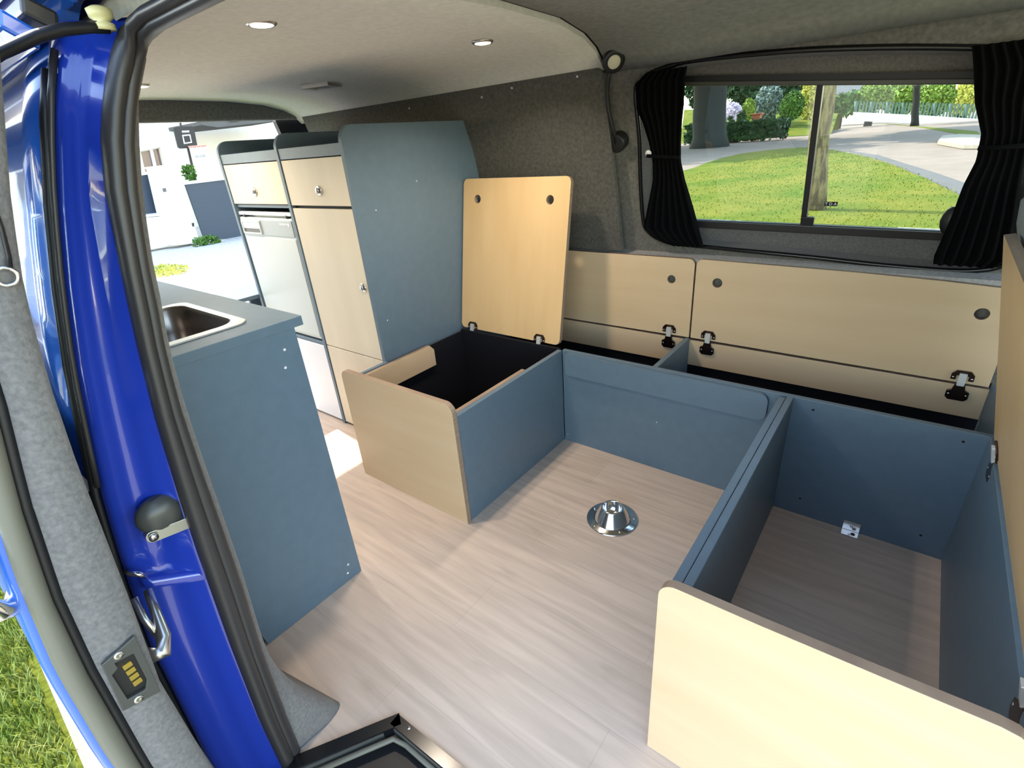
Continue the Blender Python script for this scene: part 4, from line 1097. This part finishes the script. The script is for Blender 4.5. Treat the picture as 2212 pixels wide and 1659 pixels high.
for q_, (a, b, t_, bt, lab) in enumerate(((1478, 1580, 110, 240, 'dark green tree behind the thick trunk'), (1570, 1660, 110, 240, 'dark green tree behind the flowering shrub'), (1645, 1745, 110, 240, 'dark green tree behind the grey conifer'))):
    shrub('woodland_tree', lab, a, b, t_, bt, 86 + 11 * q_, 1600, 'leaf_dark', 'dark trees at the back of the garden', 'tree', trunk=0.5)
bank = MB()
for_ = [at(u, v, 'y', 76) for u, v in ((1478, 237), (1600, 238), (1745, 243), (1810, 246))]
rowa = [(q.x, 76, q.z) for q in for_]; rowb = [(q.x * 0.83, 63, G + 0.01) for q in for_]
bank.loft([rowb, rowa, [(q[0], 79, q[2]) for q in rowa], [(q[0], 79, G - 0.05) for q in rowa], [(q[0], 63, G - 0.05) for q in rowb]], False, False, 0, True)
struct('garden_bank', bank, 'grass', 'sunny garden lawn rising behind the clipped hedge')
pp = at(1634, 262, 'y', 58)
t = thing('garden_post', 'reddish terracotta post standing behind the clipped hedge', 'post', (pp.x, 58, G))
w_ = 0.45
obj('shaft', MB().box(pp.x - w_ * .8, pp.x + w_ * .8, 57.6, 58.4, G - 0.02, at(1634, 248, 'y', 58).z), 'terracotta', t, bevel=0.03)
obj('cap', MB().box(pp.x - w_ * 1.15, pp.x + w_ * 1.15, 57.4, 58.6, at(1634, 248, 'y', 58).z, at(1634, 245, 'y', 58).z), 'terracotta', t, bevel=0.03)
# right part: garden wall, mesh fence, hedge, house roof
YW = 80.0
def wpoly(name, px, yy, th, mat, parent=None, bevel=0.0):
    P = [at(u, v, 'y', yy) for u, v in px]
    return obj(name, MB().prism([[(p.x, p.z) for p in P]], (0, yy, 0), X, Z, Y, th), mat, parent, bevel=bevel)
t = thing('street_wall', 'low cream garden wall below the green fence across the street', 'wall', (at(1980, 270, 'y', YW).x, YW, G))
wpoly('wall_face', [(1843, 242), (1990, 249), (2125, 258), (2125, 276), (1990, 268), (1866, 262), (1843, 262)], YW, 0.4, 'render_white', t)
t = thing('mesh_fence', 'blue green mesh fence standing on the low cream wall', 'fence', (at(1980, 240, 'y', YW).x, YW + 0.75, G))
for k in range(9):
    u = 1848 + 34 * k; vt = 219 + 0.025 * (u - 1848); vb = 243 + 0.058 * (u - 1848)
    a, b = at(u, vb, 'y', YW + 0.75), at(u, vt, 'y', YW + 0.75)
    obj('fence_post', MB().tube([a, b], 0.12, 8), 'mesh_fence', t)
mb = MB()
for k in range(40):
    u = 1848 + 34 * 8 * k / 39; vt = 219 + 0.025 * (u - 1848); vb = 243 + 0.058 * (u - 1848)
    a, b = at(u, vb, 'y', YW + 0.7), at(u, vt, 'y', YW + 0.7)
    mb.box(a.x - 0.085, a.x + 0.085, YW + 0.7, YW + 0.77, a.z, b.z)
obj('mesh_panel', mb, 'mesh_fence', t)
for q_, (a, b, t_, bt, mt, lab) in enumerate(((1850, 1925, 172, 246, 'leaf_bright', 'bright leafy hedge tree behind the fence, leftmost of its row'), (1905, 2000, 168, 250, 'leaf_bright', 'bright leafy hedge tree behind the fence, behind the thin street tree'), (1985, 2065, 170, 252, 'leaf_bright', 'bright leafy hedge tree behind the fence, right of the thin street tree'), (2050, 2125, 172, 254, 'leaf_yellow', 'yellowish leafy tree behind the fence, next to the front curtain'))):
    shrub('hedge_tree', lab, a, b, t_, bt, 87 + 9 * (q_ % 2) + q_, 2200, mt, 'leafy hedge behind the fence', 'tree', trunk=0.5)
shrub('garden_hedge', 'green hedge in front of the pale distant house', 1795, 1850, 206, 246, 83, 900, 'leaf_mid', boxy=True, cat='hedge', size=0.4)
hx = at(1830, 200, 'y', 100)
t = thing('distant_house', 'pale distant house with a grey roof beyond the verge tree', 'house', (hx.x, 100, G))
wpoly('wall_face', [(1796, 206), (1862, 206), (1862, 246), (1796, 246)], 100, 6, 'render_white', t)
wpoly('roof', [(1792, 180), (1862, 178), (1866, 206), (1790, 206)], 99.2, 7.5, 'roof_tile', t)
# kerb stones on the right
kp = [gxy(*p) for p in ((2024, 312), (2034, 300), (2070, 297), (2130, 300), (2130, 322), (2080, 322))]
k = obj('kerb_stone', MB().prism([kp], (0, 0, G - 0.01), X, Y, Z, 0.2), 'concrete', None, bevel=0.03)
tag(k, 'pale raised kerb stone at the bend of the street beside the front curtain', 'kerb')

# ---- through the rear opening
XG = -12.6
def rpoly(name, px, xx, th, mat, parent=None, holes=(), bevel=0.0):
    P = [at(u, v, 'x', xx) for u, v in px]
    L = [[(p.y, p.z) for p in P]] + [[(q.y, q.z) for q in (at(u, v, 'x', xx) for u, v in h)] for h in holes]
    return obj(name, MB().prism(L, (xx, 0, 0), Y, Z, -X, th), mat, parent, bevel=bevel)
XH = -17.0
t = thing('house', 'cream rendered house beyond the gravel yard', 'house', (XH, 4, G))
obj('wall_face', MB().prism([[(-3, G), (16, G), (16, 8), (-3, 8)], [(p.y, p.z) for p in (at(302, 326, 'x', XH), at(346, 318, 'x', XH), at(357, 364, 'x', XH), at(312, 374, 'x', XH))]], (XH, 0, 0), Y, Z, -X, 0.3), 'render', t)
wf = rpoly('window', [(302, 326), (346, 318), (357, 364), (312, 374)], XH - 0.1, 0.06, 'white', t, holes=[[(304, 328), (324, 324.5), (334, 367), (314, 371.5)], [(330, 323), (344, 320.5), (354.5, 362.5), (340, 365.5)]])
rpoly('pane', [(303, 327), (346, 319), (356, 364), (313, 373)], XH - 0.17, 0.02, 'pane_dark', wf)
rpoly('porch_canopy', [(434, 262), (510, 257), (630, 254), (620, 259), (520, 270), (470, 275), (436, 270)], -14.5, 2.2, 'pavement', t)
rpoly('canopy_lamp', [(490, 261), (522, 258), (530, 258), (512, 263), (500, 264)], -14.48, 0.1, 'black', t)
t = thing('boundary_wall', 'white rendered wall and gate pillar at the edge of the gravel yard', 'wall', (XG, 3.5, G))
rpoly('low_wall', [(270, 474), (362, 466), (372, 530), (270, 548)], XG - 0.3, 0.3, 'render_white', t)
rpoly('wall_coping', [(270, 469), (359, 460.5), (360, 465), (270, 473)], XG - 0.24, 0.42, 'white', t)
pilr = rpoly('gate_pillar', [(332, 363), (386, 357), (394, 392), (428, 513), (430, 524), (398, 528), (370, 530)], XG, 0.45, 'render_white', t)
rpoly('pillar_cap', [(328, 360), (388, 353), (389, 357), (329, 364)], XG + 0.05, 0.55, 'render', t)
rpoly('letter_slot', [(351, 407), (358, 406), (360, 414), (353, 415)], XG + 0.01, 0.03, 'pavement', t)
rpoly('lock', [(414, 482), (419, 481), (420, 489), (416, 490)], XG + 0.01, 0.03, 'black', t)
t = thing('side_gate', 'slate blue fence panel left of the white gate pillar', 'gate', (XG - 0.6, 2.8, G))
rpoly('panel', [(270, 384), (334, 375), (356, 458), (270, 467)], XG - 0.63, 0.06, 'gate', t)
for k in range(5):
    u, v = 331 + 2.6 * k, 424 - 1.1 * k
    rpoly('pale_slat', [(u, v), (u + 2.0, v - 0.3), (u + 3.6 + k * .3, v + 5 + k * 0.8), (u + 1.8 + k * .3, v + 5.4 + k * 0.8)], XG - 0.625, 0.01, 'white', t)
t = thing('yard_gate', 'wide slate blue gate right of the white gate pillar', 'gate', (XG, 4.6, G))
rpoly('panel', [(400, 398), (700, 362), (720, 500), (452, 518), (440, 512)], XG - 0.1, 0.06, 'gate', t)
rpoly('top_rail', [(396, 393), (700, 357), (701, 362), (398, 399)], XG - 0.06, 0.14, 'white', t)
rpoly('ground_rail', [(446, 521), (700, 504), (700, 508), (447, 525)], XG + 0.1, 0.12, 'white', t)
XP = XG - 1.6
t = thing('basketball_hoop', 'dark basketball backboard with a pale square and rim, on a pole behind the gate', 'basketball hoop', (XP, 4.2, G))
rpoly('pole', [(404.5, 316), (407.5, 315.5), (426, 392), (450, 500), (446, 500), (421.5, 392)], XP - 0.12, 0.06, 'black', t)
rpoly('pole_top', [(389, 265), (391.5, 264.5), (393.5, 274), (391, 274.5)], XP - 0.12, 0.06, 'black', t)
bb = rpoly('backboard', [(375, 277), (379, 274.5), (415, 272.5), (419, 276), (426.5, 315), (423, 318.5), (390, 321), (385, 318)], XP, 0.05, 'latch_black' if 'latch_black' in M else 'black', t)
rpoly('square_mark', [(393.5, 291.5), (411, 290), (415, 308.5), (397.5, 311)], XP + 0.012, 0.01, 'white', bb, holes=[[(396, 294), (409.5, 292.8), (412.6, 306.3), (399.4, 308.2)]])
for k in range(6):
    u = 393 + 2.7 * k
    rpoly('board_letter', [(u, 282.4 - .1 * k), (u + 1.9, 282.2 - .1 * k), (u + 2.7, 286.2 - .1 * k), (u + .8, 286.5 - .1 * k)], XP + 0.012, 0.01, 'white', bb)
rc = at(426, 316, 'x', XP + 0.25); rgs = []
for k in range(25):
    a = 2 * math.pi * k / 24; d = Vector((math.cos(a), math.sin(a), 0)); p = rc + d * 0.2
    rgs.append([p + (d * math.cos(q_) + Z * math.sin(q_)) * 0.018 for q_ in [math.pi / 3 * j for j in range(6)]])
rim_o = obj('rim', MB().loft(rgs, True, False), 'rim_orange', t)
mb = MB()
for k in range(12):
    a = 2 * math.pi * k / 12
    for sgn in (1, -1):
        a2 = a + sgn * 0.5
        mb.tube([rc + Vector((math.cos(a), math.sin(a), 0)) * 0.2, rc + Vector((math.cos(a2) * 0.11, math.sin(a2) * 0.11, -0.26))], 0.008, 5)
obj('net', mb, 'white', t)
pl = at(412, 384, 'x', XG - 1.0)
t = thing('climbing_plant', 'small green leafy plant beside the hoop pole behind the gate', 'plant', (pl.x, pl.y, G))
obj('stem', MB().tube([(pl.x, pl.y, G - 0.02), (pl.x, pl.y + .02, pl.z * 0.5), (pl.x, pl.y, pl.z + 0.2)], 0.02, 8), 'bark_dark', t)
obj('foliage', foliage(MB(), (pl.x, pl.y, pl.z + 0.12), (0.16, 0.16, 0.22), 160, 0.06, shell=0.0), 'leaf_mid', t, weld=False)
wd = at(440, 515, 'x', XG + 0.25)
o = obj('weed_tuft', foliage(MB(), (wd.x + 0.1, wd.y, G + 0.08), (0.12, 0.35, 0.16), 260, 0.05, shell=0.0), 'leaf_mid', None, weld=False)
tag(o, 'green weeds growing at the foot of the white gate pillar', 'weeds')
wd = at(348, 588, 'z', G)
mb = MB()
foliage(mb, (wd.x, wd.y, G + 0.02), (0.75, 0.45, 0.07), 900, 0.035, shell=0.0)
o = obj('weed_tuft', mb, 'leaf_yellow', None, weld=False)
tag(o, 'yellow green grass tuft in the middle of the gravel', 'weeds')

# ================================================================== LIGHT
w = bpy.data.worlds.new('world'); SC.world = w; w.use_nodes = True
nt = w.node_tree; bg = nt.nodes['Background']
sky = nt.nodes.new('ShaderNodeTexSky'); sky.sky_type = 'NISHITA'; sky.sun_disc = False
sky.sun_elevation = rad(49); sky.sun_rotation = rad(270); sky.altitude = 100; sky.air_density = 1.0; sky.dust_density = 0.6; sky.ozone_density = 1.0
mxw = nt.nodes.new('ShaderNodeMix'); mxw.data_type = 'RGBA'; mxw.blend_type = 'MULTIPLY'; mxw.inputs['Factor'].default_value = 1.0
mxw.inputs['B'].default_value = (1.0, 0.90, 0.76, 1)
nt.links.new(sky.outputs['Color'], mxw.inputs['A']); nt.links.new(mxw.outputs['Result'], bg.inputs['Color']); bg.inputs['Strength'].default_value = 0.50
sun = bpy.data.lights.new('sun', 'SUN'); sun.energy = 2.9; sun.angle = rad(0.55); sun.color = (1.0, 0.95, 0.86)
so = bpy.data.objects.new('sun', sun); COL.objects.link(so)
SD = Vector((-0.655, 0.07, 0.754)).normalized()
so.rotation_euler = SD.to_track_quat('Z', 'Y').to_euler(); so.location = (-6, 0, 8)
for (x, y, z) in ((0.345, 0.118, 1.37), (0.42, 0.74, 1.37), (-0.664, 0.225, 1.37)):
    l = bpy.data.lights.new('spot_glow', 'AREA'); l.energy = 1.3; l.spread = rad(140); l.color = (1, 0.86, 0.70); l.shape = 'DISK'; l.size = 0.05
    lo = bpy.data.objects.new('spot_glow', l); COL.objects.link(lo); lo.location = (x, y, z)
SC.view_settings.view_transform = 'Standard'; SC.view_settings.look = 'None'
SC.view_settings.gamma = 1.0; SC.view_settings.use_curve_mapping = False
SC.view_settings.exposure = 1.5
SC.cycles.max_bounces = 10; SC.cycles.diffuse_bounces = 6; SC.cycles.transparent_max_bounces = 12
SC.cycles.use_denoising = True
